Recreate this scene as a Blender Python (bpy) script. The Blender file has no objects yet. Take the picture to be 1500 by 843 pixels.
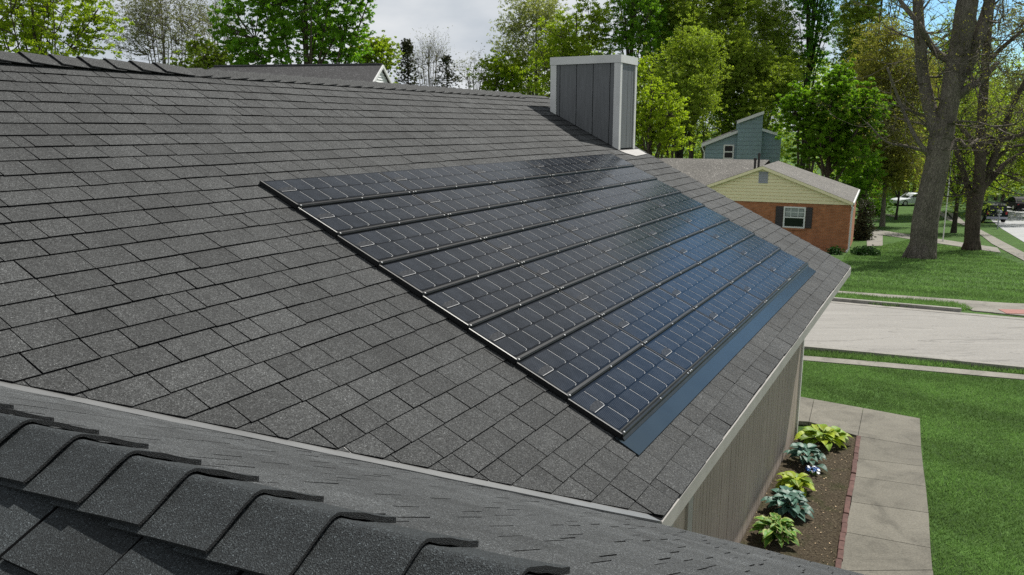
import bpy, math, random
import numpy as np
from mathutils import Vector, Matrix
R_ = math.radians
scene = bpy.context.scene
COL = scene.collection

# ------------------------------------------------------------------ camera, sky, sun, exposure
CZ = 3.994                         # eye height above the yard
FPX = 1153.0                       # focal length in pixels of the 1500 px wide photo
PITCH = math.atan(236 / FPX)
cam_d = bpy.data.cameras.new('camera')
cam = bpy.data.objects.new('camera', cam_d)
COL.objects.link(cam)
cam.location = (0, 0, CZ)
cam.rotation_euler = (math.pi / 2 - PITCH, 0, 0)
cam_d.sensor_width = 36
cam_d.lens = FPX / 1500 * 36
cam_d.clip_start = 0.05
cam_d.clip_end = 2000
scene.camera = cam

E_ = Vector((0.87536581, -0.48346116, 0))     # across the slope, towards the eave
D_ = Vector((0.48346116, 0.87536581, 0))      # along the ridge, away from the eye
Z_ = Vector((0, 0, 1))
SUN = (0.19 * E_ + 0.52 * D_ + 0.83 * Z_).normalized()

world = bpy.data.worlds.new("World")
scene.world = world
world.use_nodes = True
nt = world.node_tree
nt.nodes.clear()
def WN(t, **k):
    n = nt.nodes.new(t)
    for a, b in k.items(): setattr(n, a, b)
    return n
w_out = WN('ShaderNodeOutputWorld'); w_bg = WN('ShaderNodeBackground')
w_sky = WN('ShaderNodeTexSky', sky_type='NISHITA', sun_disc=False)
w_sky.sun_elevation = math.asin(SUN.z)
w_sky.sun_rotation = math.atan2(SUN.x, SUN.y)
w_sky.air_density = 1.0; w_sky.dust_density = 0.6; w_sky.ozone_density = 2.0
w_tc = WN('ShaderNodeTexCoord')
w_map = WN('ShaderNodeMapping'); w_map.inputs['Scale'].default_value = (1.0, 1.0, 2.6)
w_no = WN('ShaderNodeTexNoise'); w_no.inputs['Scale'].default_value = 2.3; w_no.inputs['Detail'].default_value = 7; w_no.inputs['Roughness'].default_value = .55
w_n2 = WN('ShaderNodeTexNoise'); w_n2.inputs['Scale'].default_value = 5.0; w_n2.inputs['Detail'].default_value = 6
# a bank of cloud to the left, clear sky to the right: the gradient follows the compass direction
w_dot = WN('ShaderNodeVectorMath', operation='DOT_PRODUCT'); w_dot.inputs[1].default_value = (-math.sin(R_(36)) * math.cos(R_(12)), -math.cos(R_(36)) * math.cos(R_(12)), -math.sin(R_(12)))
w_bias = WN('ShaderNodeMath', operation='MULTIPLY_ADD'); w_bias.inputs[1].default_value = 8.0; w_bias.inputs[2].default_value = 7.74
w_add = WN('ShaderNodeMath', operation='ADD')
w_ramp = WN('ShaderNodeValToRGB')
w_ramp.color_ramp.elements[0].position = .47; w_ramp.color_ramp.elements[1].position = .68
w_cr = WN('ShaderNodeValToRGB')
w_cr.color_ramp.elements[0].position = .3; w_cr.color_ramp.elements[0].color = (4.9, 5.5, 6.2, 1)
w_cr.color_ramp.elements[1].position = .68; w_cr.color_ramp.elements[1].color = (8.3, 8.5, 8.7, 1)
w_mix = WN('ShaderNodeMix', data_type='RGBA')
L = nt.links.new
L(w_tc.outputs['Generated'], w_map.inputs[0]); L(w_map.outputs[0], w_no.inputs['Vector']); L(w_map.outputs[0], w_n2.inputs['Vector'])
L(w_tc.outputs['Generated'], w_dot.inputs[0]); L(w_dot.outputs['Value'], w_bias.inputs[0])
L(w_bias.outputs[0], w_add.inputs[0]); L(w_no.outputs['Fac'], w_add.inputs[1]); L(w_add.outputs[0], w_ramp.inputs[0])
L(w_n2.outputs['Fac'], w_cr.inputs[0])
w_sep = WN('ShaderNodeSeparateXYZ'); w_el = WN('ShaderNodeMapRange'); w_el.inputs['From Min'].default_value = .22; w_el.inputs['From Max'].default_value = .62; w_el.inputs['To Min'].default_value = 1.0; w_el.inputs['To Max'].default_value = .52
w_dim = WN('ShaderNodeMix', data_type='RGBA', blend_type='MULTIPLY'); w_dim.inputs[0].default_value = 1
L(w_tc.outputs['Generated'], w_sep.inputs[0]); L(w_sep.outputs['Z'], w_el.inputs[0]); L(w_cr.outputs[0], w_dim.inputs[6]); L(w_el.outputs[0], w_dim.inputs[7])
w_tint = WN('ShaderNodeMix', data_type='RGBA', blend_type='MULTIPLY'); w_tint.inputs[0].default_value = 1; w_tint.inputs[7].default_value = (.85, 1.22, 1.42, 1); L(w_sky.outputs[0], w_tint.inputs[6])
L(w_ramp.outputs[0], w_mix.inputs['Factor']); L(w_tint.outputs[2], w_mix.inputs[6]); L(w_dim.outputs[2], w_mix.inputs[7])
L(w_mix.outputs[2], w_bg.inputs[0]); w_bg.inputs[1].default_value = 0.088
L(w_bg.outputs[0], w_out.inputs[0])

sun_d = bpy.data.lights.new('sun', 'SUN'); sun_d.energy = 5.0; sun_d.angle = R_(0.53); sun_d.color = (1, .955, .88)
sun = bpy.data.objects.new('sun', sun_d); COL.objects.link(sun)
sun.location = SUN * 60
sun.rotation_euler = SUN.to_track_quat('Z', 'Y').to_euler()
scene.view_settings.view_transform = 'Standard'
scene.view_settings.look = 'None'
scene.view_settings.exposure = 0.15
scene.view_settings.gamma = 1
scene.render.engine = 'CYCLES'
scene.cycles.max_bounces = 6
scene.cycles.transparent_max_bounces = 8
scene.cycles.use_denoising = False

# ------------------------------------------------------------------ helpers
rnd = random.Random(7)
nrng = np.random.default_rng(11)
F_ = Vector((0, math.cos(PITCH), -math.sin(PITCH))); U_ = Vector((0, math.sin(PITCH), math.cos(PITCH))); X_ = Vector((1, 0, 0))
EYE = Vector((0, 0, CZ))
def ray(px, py): return X_ * ((px - 750) / FPX) - U_ * ((py - 421.5) / FPX) + F_
def ground_z(x, y):
    def sp(t): return .5 * (t + math.sqrt(t * t + 4.0))       # soft ramp
    return -0.08 * (sp(y - 12.5) - sp(y - 80.0))
def gp(px, py):                                               # where a line of sight meets the ground
    r = ray(px, py); lo, hi = 1.0, 400.0
    for _ in range(60):
        m = .5 * (lo + hi); p = EYE + r * m
        if p.z > ground_z(p.x, p.y): lo = m
        else: hi = m
    return EYE + r * hi
def pd(px, py, Y):
    r = ray(px, py); return EYE + r * (Y / r.y)
def W(e, u, z): return E_ * e + D_ * u + Z_ * (z + CZ)        # z measured from eye level

class MB:
    def __init__(s): s.v = []; s.f = []; s.m = []; s.t = []
    def poly(s, pts, m=0, t=1.0):
        b = len(s.v); s.v += [tuple(p) for p in pts]; s.f.append(tuple(range(b, b + len(pts)))); s.m.append(m); s.t.append(t)
    def box(s, a, b, m=0, t=1.0, M=None):
        x0, y0, z0 = a; x1, y1, z1 = b
        c = [Vector(p) for p in ((x0,y0,z0),(x1,y0,z0),(x1,y1,z0),(x0,y1,z0),(x0,y0,z1),(x1,y0,z1),(x1,y1,z1),(x0,y1,z1))]
        if M is not None: c = [M @ p for p in c]
        base = len(s.v); s.v += [tuple(p) for p in c]
        for q in ((0,3,2,1),(4,5,6,7),(0,1,5,4),(1,2,6,5),(2,3,7,6),(3,0,4,7)):
            s.f.append(tuple(base + i for i in q)); s.m.append(m); s.t.append(t)
    def prism(s, pts, vec, m=0, t=1.0, m2=None):               # polygon swept along a vector
        vec = Vector(vec); pts = [Vector(p) for p in pts]; n = len(pts); b = len(s.v)
        s.v += [tuple(p) for p in pts] + [tuple(p + vec) for p in pts]
        s.f.append(tuple(range(b + n - 1, b - 1, -1))); s.f.append(tuple(range(b + n, b + 2 * n)))
        s.m += [m, m if m2 is None else m2]; s.t += [t, t]
        for i in range(n):
            j = (i + 1) % n
            s.f.append((b + i, b + j, b + n + j, b + n + i)); s.m.append(m); s.t.append(t)
    def tube(s, pts, rad, sides=6, m=0, t=1.0, cap=True, lump=0):
        n = len(pts); b = len(s.v); P = [Vector(p) for p in pts]
        a = (P[1] - P[0]).normalized(); ref = Vector((0, 0, 1)) if abs(a.z) < .9 else Vector((1, 0, 0))
        side = a.cross(ref).normalized()
        for i in range(n):
            a = (P[min(i + 1, n - 1)] - P[max(i - 1, 0)])
            a = a.normalized() if a.length > 1e-9 else Vector((0, 0, 1))
            side = (side - a * side.dot(a))
            side = side.normalized() if side.length > 1e-6 else a.orthogonal().normalized()
            up = a.cross(side)
            for k in range(sides):
                g = 2 * math.pi * k / sides
                rr = rad[i] * (1 + (lump * math.sin(3 * g + i * .35) + lump * .7 * math.sin(5 * g + 1.3 + i * .2) if lump else 0))
                s.v.append(tuple(P[i] + (side * math.cos(g) + up * math.sin(g)) * rr))
        for i in range(n - 1):
            for k in range(sides):
                k2 = (k + 1) % sides
                s.f.append((b + i*sides + k, b + i*sides + k2, b + (i+1)*sides + k2, b + (i+1)*sides + k)); s.m.append(m); s.t.append(t)
        if cap:
            s.f.append(tuple(b + k for k in range(sides - 1, -1, -1))); s.m.append(m); s.t.append(t)
            s.f.append(tuple(b + (n-1)*sides + k for k in range(sides))); s.m.append(m); s.t.append(t)
    def build(s, name, mats, parent=None, M=None, smooth=False):
        me = bpy.data.meshes.new(name)
        me.from_pydata(s.v, [], s.f)
        for m in (mats if isinstance(mats, (list, tuple)) else [mats]): me.materials.append(m)
        me.polygons.foreach_set('material_index', s.m)
        tone = np.repeat(np.array(s.t, dtype=np.float32), [len(f) for f in s.f])
        at = me.color_attributes.new('tone', 'FLOAT_COLOR', 'CORNER')
        at.data.foreach_set('color', np.stack([tone, tone, tone, np.ones_like(tone)], 1).ravel())
        if smooth: me.polygons.foreach_set('use_smooth', [True] * len(s.f))
        me.update()
        return link(name, me, parent, M)
def link(name, me, parent=None, M=None):
    o = bpy.data.objects.new(name, me); COL.objects.link(o)
    if parent is not None: o.parent = parent
    if M is not None: o.matrix_basis = M
    return o
def np_mesh(name, V, mat, tone, parent=None, M=None):          # V: (faces, k, 3)
    n, k, _ = V.shape
    me = bpy.data.meshes.new(name)
    me.vertices.add(n * k); me.vertices.foreach_set('co', V.astype(np.float32).ravel())
    me.loops.add(n * k); me.loops.foreach_set('vertex_index', np.arange(n * k, dtype=np.int32))
    me.polygons.add(n); me.polygons.foreach_set('loop_start', np.arange(0, n * k, k, dtype=np.int32))
    me.materials.append(mat)
    at = me.color_attributes.new('tone', 'FLOAT_COLOR', 'CORNER')
    t = np.repeat(tone.astype(np.float32), k)
    at.data.foreach_set('color', np.stack([t, t, t, np.ones_like(t)], 1).ravel())
    me.update(); me.validate()
    return link(name, me, parent, M)
def tag(o, label=None, cat=None, group=None, kind=None):
    if label: o['label'] = label
    if cat: o['category'] = cat
    if group: o['group'] = group
    if kind: o['kind'] = kind
    return o
def empty(name, loc, label=None, cat=None, group=None, M=None):
    o = bpy.data.objects.new(name, None); COL.objects.link(o); o.empty_display_size = .2
    if M is not None: o.matrix_basis = M
    else: o.location = loc
    return tag(o, label, cat, group)
def frame(o, x, y, z):
    M = Matrix.Identity(4)
    for i, a in enumerate((x, y, z)):
        for j in range(3): M[j][i] = a[j]
    for j in range(3): M[j][3] = o[j]
    return M

# ------------------------------------------------------------------ materials
class NT:
    def __init__(s, name):
        s.mat = bpy.data.materials.new(name); s.mat.use_nodes = True
        s.t = s.mat.node_tree; s.t.nodes.clear()
        s.out = s.n('ShaderNodeOutputMaterial'); s.b = s.n('ShaderNodeBsdfPrincipled')
        s.l(s.b.outputs[0], s.out.inputs[0])
    def n(s, typ, inp=None, **k):
        n = s.t.nodes.new(typ)
        for a, b in k.items(): setattr(n, a, b)
        for a, b in (inp or {}).items(): n.inputs[a].default_value = b
        return n
    def l(s, a, b): s.t.links.new(a, b)
    def coord(s, scale=(1, 1, 1), out='Object'):
        tc = s.n('ShaderNodeTexCoord'); mp = s.n('ShaderNodeMapping'); mp.inputs['Scale'].default_value = scale
        s.l(tc.outputs[out], mp.inputs[0]); return mp.outputs[0]
    def noise(s, scale, detail=3, rough=.55, vec=None, dist=0):
        n = s.n('ShaderNodeTexNoise', {'Scale': scale, 'Detail': detail, 'Roughness': rough, 'Distortion': dist})
        s.l(vec if vec is not None else s.coord(), n.inputs['Vector']); return n.outputs['Fac']
    def ramp(s, fac, stops):
        r = s.n('ShaderNodeValToRGB'); cr = r.color_ramp
        while len(cr.elements) < len(stops): cr.elements.new(.5)
        for el, (p, c) in zip(cr.elements, stops):
            el.position = p; el.color = (c, c, c, 1) if isinstance(c, (int, float)) else (*c, 1)
        s.l(fac, r.inputs[0]); return r.outputs[0]
    def mix(s, a, b, fac=1.0, mode='MULTIPLY'):
        m = s.n('ShaderNodeMix', data_type='RGBA', blend_type=mode)
        for sock, val in ((m.inputs[0], fac), (m.inputs[6], a), (m.inputs[7], b)):
            if hasattr(val, 'is_linked'): s.l(val, sock)
            elif isinstance(val, (tuple, list)): sock.default_value = (*val, 1)
            else: sock.default_value = val
        return m.outputs[2]
    def tone(s):
        a = s.n('ShaderNodeAttribute', attribute_name='tone'); return a.outputs['Color']
    def bump(s, h, dist, strength=1.0):
        b = s.n('ShaderNodeBump', {'Distance': dist, 'Strength': strength}); s.l(h, b.inputs['Height']); s.l(b.outputs[0], s.b.inputs['Normal'])
    def set(s, color=None, rough=.6, metal=0, spec=.5):
        if color is not None:
            if hasattr(color, 'is_linked'): s.l(color, s.b.inputs['Base Color'])
            else: s.b.inputs['Base Color'].default_value = (*color, 1)
        s.b.inputs['Roughness'].default_value = rough; s.b.inputs['Metallic'].default_value = metal
        s.b.inputs['Specular IOR Level'].default_value = spec
        return s.mat

def m_shingle(name, base, scale=300, contrast=1.0, mids=110, relief=.0022):
    t = NT(name); v = t.coord()
    vo = t.n('ShaderNodeTexVoronoi', {'Scale': scale}); t.l(v, vo.inputs['Vector'])
    sep = t.n('ShaderNodeSeparateColor'); t.l(vo.outputs['Color'], sep.inputs[0])
    gran = t.ramp(sep.outputs[0], [(0, .35), (.5, .8), (.86, 1.3), (.97, 2.6), (1, 4.2)])
    mid = t.noise(mids, 4, .8, v); midc = t.ramp(mid, [(.28, .30), (.46, .78), (.58, 1.25), (.74, 2.6)])
    blot = t.mix(t.ramp(t.noise(9, 4, .6, v), [(.3, .88), (.7, 1.1)]), midc)
    big = t.ramp(t.noise(.9, 3, .5, v), [(.3, .86), (.7, 1.12)])
    c = t.mix(t.mix(t.mix(t.mix(base, t.tone()), gran, contrast), blot), big)
    hs = t.n('ShaderNodeMath', operation='ADD'); t.l(vo.outputs['Distance'], hs.inputs[0]); t.l(mid, hs.inputs[1]); t.bump(hs.outputs[0], relief, .9)
    return t.set(c, .82, 0, .38)
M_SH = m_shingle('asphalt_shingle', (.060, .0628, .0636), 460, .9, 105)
M_SHW = m_shingle('shaded_shingle', (.038, .045, .049), 620, .75, 300)  # near wing slope and caps: shade put into a darker base colour
M_SHW2 = m_shingle('grazing_lit_shingle', (.094, .101, .105), 480, .9, 620, .004)  # far wing slope: sheen of grazing light put into a lighter base colour
M_FARSH = m_shingle('brown_shingle', (.138, .132, .122), 26, .6)
M_DARKSH = m_shingle('charcoal_shingle', (.055, .055, .058), 30, .5)
t = NT('felt'); M_FELT = t.set((.012, .012, .013), .95, 0, .1)
t = NT('painted_trim'); c = t.mix((.36, .35, .335), t.ramp(t.noise(7, 4), [(.3, .9), (.7, 1.06)])); M_TRIM = t.set(c, .55)
t = NT('chimney_trim'); c = t.mix((.68, .675, .66), t.ramp(t.noise(5, 4), [(.3, .92), (.7, 1.05)])); M_CTRIM = t.set(c, .5)
t = NT('chimney_panel'); c = t.mix((.135, .14, .145), t.ramp(t.noise(6, 5, .6, t.coord((8, 8, .6))), [(.3, .82), (.7, 1.15)])); M_CPAN = t.set(c, .55)
t = NT('siding'); v = t.coord((9, 9, .8))
c = t.mix(t.mix((.37, .315, .27), t.ramp(t.noise(5, 6, .65, v), [(.3, .84), (.7, 1.13)])), t.ramp(t.noise(1.3, 3), [(.3, .9), (.7, 1.1)])); t.bump(t.noise(9, 5, .6, v), .003, .6); M_SIDE = t.set(c, .75)
t = NT('galvanised'); c = t.mix((.27, .275, .275), t.ramp(t.noise(3, 4), [(.3, .85), (.7, 1.1)])); M_GALV = t.set(c, .38, .55)
t = NT('flashing_blue'); c = t.mix((.024, .034, .040), t.ramp(t.noise(4, 4), [(.3, .9), (.7, 1.1)])); M_FLASH = t.set(c, .18, .05, .3)
# solar
t = NT('solar_glass'); M_GLASS = t.set((.005, .006, .008), .13, 0, .13)
t = NT('solar_cell'); v = t.coord()
wv = t.n('ShaderNodeTexWave', {'Scale': 45.0, 'Distortion': 0}, bands_direction='Y'); t.l(v, wv.inputs['Vector'])
wx = t.n('ShaderNodeTexWave', {'Scale': 62.0, 'Distortion': 0}, bands_direction='X'); t.l(v, wx.inputs['Vector'])
g = t.mix(t.ramp(wv.outputs['Fac'], [(.55, 0), (.85, 1)]), t.ramp(wx.outputs['Fac'], [(.3, .25), (.75, 1)]))
c = t.mix((.006, .008, .013), (.085, .095, .108), g, 'MIX'); c = t.mix(c, t.tone())
c = t.mix(c, t.ramp(t.noise(14, 3), [(.3, .8), (.7, 1.25)]))
M_CELL = t.set(c, .14, 0, .13)
t = NT('cell_line'); M_LINE = t.set((.40, .41, .42), .4)
t = NT('junction_grey'); c = t.mix((.032, .034, .038), t.ramp(t.noise(90, 3), [(.3, .4), (.7, 1.7)])); M_JUNC = t.set(c, .3, 0, .1)
t = NT('black_frame'); c = t.mix((.014, .015, .016), t.ramp(t.noise(12, 3), [(.3, .8), (.7, 1.3)])); M_FRAME = t.set(c, .4, .0, .3)
t = NT('bright_trim'); M_BRIGHT = t.set((.55, .55, .53), .38, .5)
t = NT('dull_trim'); M_DULL = t.set((.16, .16, .155), .45, .4)
t = NT('screw_steel'); M_SCREW = t.set((.8, .8, .78), .3, .6)
# ground
def m_conc(name, base, amt=1):
    t = NT(name); v = t.coord()
    a = t.ramp(t.noise(2.2, 7, .7, v, .8), [(.3, .62), (.5, .98), (.7, 1.15)]); b = t.ramp(t.noise(55, 4, .7, v), [(.3, .72), (.7, 1.22)]); d = t.ramp(t.noise(.6, 3, .5, v), [(.35, .88), (.7, 1.06)])
    t.bump(t.noise(120, 3, .6, v), .003, .6)
    return t.set(t.mix(t.mix(t.mix(t.mix(base, t.tone()), a), b), d), .9, 0, .3)
M_CONC = m_conc('concrete_walk', (.185, .176, .148))
M_SIDEWALK = m_conc('concrete_sidewalk', (.25, .238, .21))
M_CURB = m_conc('concrete_curb', (.30, .29, .265))
t = NT('street'); v = t.coord(); ang = t.coord((.25, 1.6, 1))
a = t.ramp(t.noise(1.2, 7, .65, ang), [(.3, .86), (.7, 1.08)]); b = t.ramp(t.noise(28, 4, .7, v), [(.3, .82), (.7, 1.15)])
cr = t.ramp(t.noise(1.3, 5, .5, ang, 1.0), [(.49, 1), (.5, .6), (.51, 1)])
M_STREET = t.set(t.mix(t.mix(t.mix((.28, .272, .255), a), b), cr, .85), .88, 0, .3)
t = NT('far_street'); M_FSTREET = t.set(t.mix((.36, .37, .38), t.ramp(t.noise(.8, 5), [(.3, .85), (.7, 1.1)])), .85)
t = NT('lawn'); v = t.coord()
gcol = t.ramp(t.noise(28, 6, .75, v), [(.25, (.024, .054, .013)), (.5, (.060, .122, .028)), (.75, (.10, .18, .044))])
bigc = t.mix(t.ramp(t.noise(.8, 4, .6, v), [(.3, .78), (.7, 1.2)]), t.ramp(t.noise(7, 4, .7, v), [(.3, .72), (.7, 1.3)]))
geo = t.n('ShaderNodeMapping'); geo.inputs['Rotation'].default_value = (0, 0, R_(-32)); t.l(v, geo.inputs[0])
wv = t.n('ShaderNodeTexWave', {'Scale': .36, 'Distortion': 2.2, 'Detail': 2, 'Detail Scale': 1.5}, bands_direction='X'); t.l(geo.outputs[0], wv.inputs['Vector'])
strp = t.ramp(wv.outputs['Fac'], [(.3, .84), (.7, 1.16)])
t.bump(t.noise(35, 5, .7, v), .05, .8)
M_LAWN = t.set(t.mix(t.mix(gcol, bigc), strp), .9, 0, .15)
t = NT('grass_blade'); c = t.mix((.175, .31, .08), t.tone()); M_BLADE = t.set(c, .6, 0, .2)
tr = t.n('ShaderNodeBsdfTranslucent'); t.l(c, tr.inputs[0]); ms = t.n('ShaderNodeMixShader', {0: .35}); t.l(t.b.outputs[0], ms.inputs[1]); t.l(tr.outputs[0], ms.inputs[2]); t.l(ms.outputs[0], t.out.inputs[0])
t = NT('soil'); v = t.coord()
c = t.ramp(t.noise(38, 6, .75, v), [(.25, (.022, .017, .011)), (.5, (.078, .062, .042)), (.72, (.17, .145, .10))])
c = t.mix(c, (.035, .05, .012), t.ramp(t.noise(3.2, 4, .6, v), [(.52, 0), (.7, .6)]), 'MIX'); t.bump(t.noise(40, 6, .75, v), .03, 1); M_SOIL = t.set(c, .95, 0, .15)
t = NT('bark_chip'); M_CHIP = t.set(t.mix((.16, .12, .075), t.tone()), .9)
t = NT('red_brick'); c = t.mix((.105, .055, .047), t.ramp(t.noise(14, 5, .7), [(.3, .6), (.7, 1.3)])); c = t.mix(c, t.tone()); M_BRICK = t.set(c, .9)
t = NT('red_pad'); M_PAD = t.set(t.mix((.30, .14, .12), t.ramp(t.noise(20, 3), [(.3, .85), (.7, 1.15)])), .85)
def m_leaf(name, col, trans=.58, var=.35, gloss=.25):
    t = NT(name); c = t.mix(col, t.tone()); t.set(c, .5, 0, gloss)
    tr = t.n('ShaderNodeBsdfTranslucent'); c2 = t.mix(c, (1.25, 1.3, .55)); t.l(c2, tr.inputs[0])
    ms = t.n('ShaderNodeMixShader', {0: trans}); t.l(t.b.outputs[0], ms.inputs[1]); t.l(tr.outputs[0], ms.inputs[2]); t.l(ms.outputs[0], t.out.inputs[0])
    return t.mat
def m_bark(name, col):
    t = NT(name); v = t.coord((5, 5, .9))
    n = t.noise(6.5, 7, .75, v, .9); c = t.mix(t.mix(col, t.ramp(n, [(.32, .25), (.5, .9), (.66, 1.9)])), t.ramp(t.noise(1.2, 3), [(.3, .8), (.7, 1.2)]))
    t.bump(n, .06, 1); return t.set(c, .95, 0, .15)
M_BARK = m_bark('bark_brown', (.10, .082, .066))
M_BARKG = m_bark('bark_grey', (.175, .155, .13))
M_BARKD = m_bark('bark_dark', (.05, .044, .036))

# ------------------------------------------------------------------ ground, streets, walks
def grid_sheet(name, mat, corners, nx, ny, off, skirt=0.0, label=None):      # bilinear patch laid on the terrain
    a, b, c, d = [Vector((p[0], p[1], 0)) for p in corners]
    mb = MB(); P = []
    for j in range(ny + 1):
        for i in range(nx + 1):
            s, q = i / nx, j / ny
            p = (a * (1 - s) + b * s) * (1 - q) + (d * (1 - s) + c * s) * q
            P.append(Vector((p.x, p.y, ground_z(p.x, p.y) + off)))
    mb.v = [tuple(p) for p in P]
    for j in range(ny):
        for i in range(nx):
            k = j * (nx + 1) + i
            mb.f.append((k, k + 1, k + nx + 2, k + nx + 1)); mb.m.append(0); mb.t.append(1)
    if skirt:
        def sk(i0, i1):
            p, q = P[i0], P[i1]
            mb.poly([p, q, q - Z_ * skirt, p - Z_ * skirt])
        for i in range(nx):
            sk(i, i + 1); sk(ny * (nx + 1) + i, ny * (nx + 1) + i + 1)
        for j in range(ny):
            sk(j * (nx + 1), (j + 1) * (nx + 1)); sk(j * (nx + 1) + nx, (j + 1) * (nx + 1) + nx)
    o = mb.build(name, mat); o['kind'] = 'structure'; return o
ys = sorted(set([-60, -20] + [i * 1.0 for i in range(4, 30)] + [i * 5.0 for i in range(6, 24)] + [140, 180, 260, 420, 700, 1400]))
xs = sorted(set([-1200, -600, -300, -150, -80, -40] + [i * 4.0 for i in range(-8, 16)] + [80, 120, 200, 400, 800, 1200]))
mb = MB(); mb.v = [(x, y, ground_z(x, y)) for y in ys for x in xs]
for j in range(len(ys) - 1):
    for i in range(len(xs) - 1):
        k = j * len(xs) + i; mb.f.append((k, k + 1, k + len(xs) + 1, k + len(xs))); mb.m.append(0); mb.t.append(1)
mb.build('ground', M_LAWN, smooth=True)['kind'] = 'structure'

def ext(p, q, a, b):                                        # line through p,q lengthened at both ends
    d = (q - p).normalized(); return p - d * a, q + d * b
n0, n1 = ext(gp(1172, 511.5), gp(1500, 543), 30, 14)         # street, near edge
f0, f1 = ext(gp(1213, 441.5), gp(1500, 467), 32, 18)         # street, far edge
grid_sheet('street', M_STREET, (n0, n1, f1, f0), 40, 12, .010)
def strip(name, mat, a, b, w0, w1, off, nx=40, skirt=0):     # ribbon beside the line a-b, from w0 to w1 to its far side
    d = (b - a).normalized(); nrm = Vector((-d.y, d.x, 0))
    return grid_sheet(name, mat, (a + nrm * w0, b + nrm * w0, b + nrm * w1, a + nrm * w1), nx, 1, off, skirt)
strip('near_curb', M_CURB, n0, n1, -.03, -.15, .09, 40, .10)
c0, c1 = f0, f0 + (f1 - f0) * ((gp(1412, 455) - f0).length / (f1 - f0).length)
strip('far_gutter', M_CURB, f0, f1, .0, -.35, .016, 40)
strip('far_curb', M_CURB, f0, c1, .02, .20, .10, 40, .11)
# sidewalks
a0, a1 = ext(gp(1172, 522), gp(1500, 550.5), 25, 12); b0, b1 = ext(gp(1172, 528.5), gp(1500, 557.5), 25, 12)
grid_sheet('near_sidewalk', M_SIDEWALK, (b0, b1, a1, a0), 40, 1, .016, .03)
a0, a1 = ext(gp(1225, 427), gp(1500, 447), 25, 18); b0, b1 = ext(gp(1222, 431.5), gp(1500, 453), 25, 18)
grid_sheet('far_sidewalk', M_SIDEWALK, (b0, b1, a1, a0), 50, 1, .02, .03)
# driveway apron with the red tactile pad
grid_sheet('apron', M_SIDEWALK, (gp(1425, 456.5), gp(1560, 470), gp(1560, 449), gp(1388, 441.5)), 8, 4, .026, .03)
grid_sheet('tactile_pad', M_PAD, (gp(1474, 461.3), gp(1560, 463.5), gp(1560, 456.5), gp(1462, 455.2)), 4, 2, .036, .02)
# front walk (two legs) with saw-cut joints: slabs with narrow gaps
WO = [gp(1120, 579), gp(1347, 619.5), gp(1366, 842)]; WI = [gp(1130, 621), gp(1256, 645), gp(1229, 843)]
o_dir = (WO[2] - WO[1]).normalized(); i_dir = (WI[2] - WI[1]).normalized()
mb = MB()
def slab(pts, t):
    c = sum(pts, Vector()) / len(pts)
    top = [p + (c - p).normalized() * .006 for p in pts]
    mb.poly([Vector((p.x, p.y, .035)) for p in top], 0, t)
    for i in range(len(top)):
        p, q = top[i], top[(i + 1) % len(top)]
        mb.poly([Vector((p.x, p.y, .035)), Vector((q.x, q.y, .035)), Vector((q.x, q.y, -.02)), Vector((p.x, p.y, -.02))][::-1], 0, t)
joints = [(gp(1257, 650), gp(1349, 661)), (gp(1254, 678), gp(1352, 689.5)), (gp(1251, 704), gp(1356, 719)), (gp(1246, 741.5), gp(1360, 758)), (gp(1237, 786), gp(1363, 809.5))]
seq = [(WI[1], gp(1264, 604.5))]
leg1 = [(WI[0], WO[0]), (gp(1184.5, 624.5), gp(1192, 592)), (gp(1256, 645), gp(1264, 604.5))]
for (i0, o0), (i1, o1), tt in ((leg1[0], leg1[1], 1.0), (leg1[1], leg1[2], 1.05)):
    slab([i0, i1, o1, o0], tt)
slab([leg1[2][0], joints[0][1] * 1.0, WO[1], leg1[2][1]], 1.02)
prev = (leg1[2][0], joints[0][1])
rows = joints[1:] + [(WI[2], WO[2]), (WI[2] + i_dir * 2.2, WO[2] + o_dir * 2.2), (WI[2] + i_dir * 4, WO[2] + o_dir * 4)]
for k, jn in enumerate(rows):
    slab([prev[0], jn[0], jn[1], prev[1]], [.93, 1.0, .9, 1.02, .95, .97, 1][k]); prev = jn
mb.build('front_walk', M_CONC)['kind'] = 'structure'
# paths and street on the far side
grid_sheet('house_path', M_SIDEWALK, (gp(1268, 341), gp(1466, 371), gp(1461, 363.5), gp(1268, 334.5)), 30, 1, .02)
grid_sheet('house_patio', M_SIDEWALK, (gp(1270, 361), gp(1293, 361), gp(1293, 342), gp(1269, 341)), 3, 3, .024)
grid_sheet('upper_path', M_SIDEWALK, (gp(1262, 312), gp(1316, 319), gp(1316, 316.5), gp(1262, 309)), 12, 1, .02)
grid_sheet('street_sidewalk', M_SIDEWALK, (gp(1500, 383), gp(1500, 371), gp(1464, 352), gp(1453, 358)), 10, 2, .028)
grid_sheet('street_sidewalk', M_SIDEWALK, (gp(1453, 358), gp(1464, 352), gp(1438, 338), gp(1428, 338)), 10, 2, .028)
grid_sheet('street_sidewalk', M_SIDEWALK, (gp(1428, 338), gp(1438, 338), gp(1400, 315), gp(1385, 309)), 10, 2, .028)
grid_sheet('driveway', M_SIDEWALK, (gp(1372, 312), gp(1434, 334), gp(1434, 330), gp(1372, 306)), 10, 2, .022)
grid_sheet('side_street', M_FSTREET, (gp(1560, 392), gp(1468, 336), gp(1447, 310), gp(1640, 350)), 14, 14, .018)
grid_sheet('side_street', M_FSTREET, (gp(1447, 310), gp(1450, 297), gp(1620, 318), gp(1640, 350)), 14, 8, .018)

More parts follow.
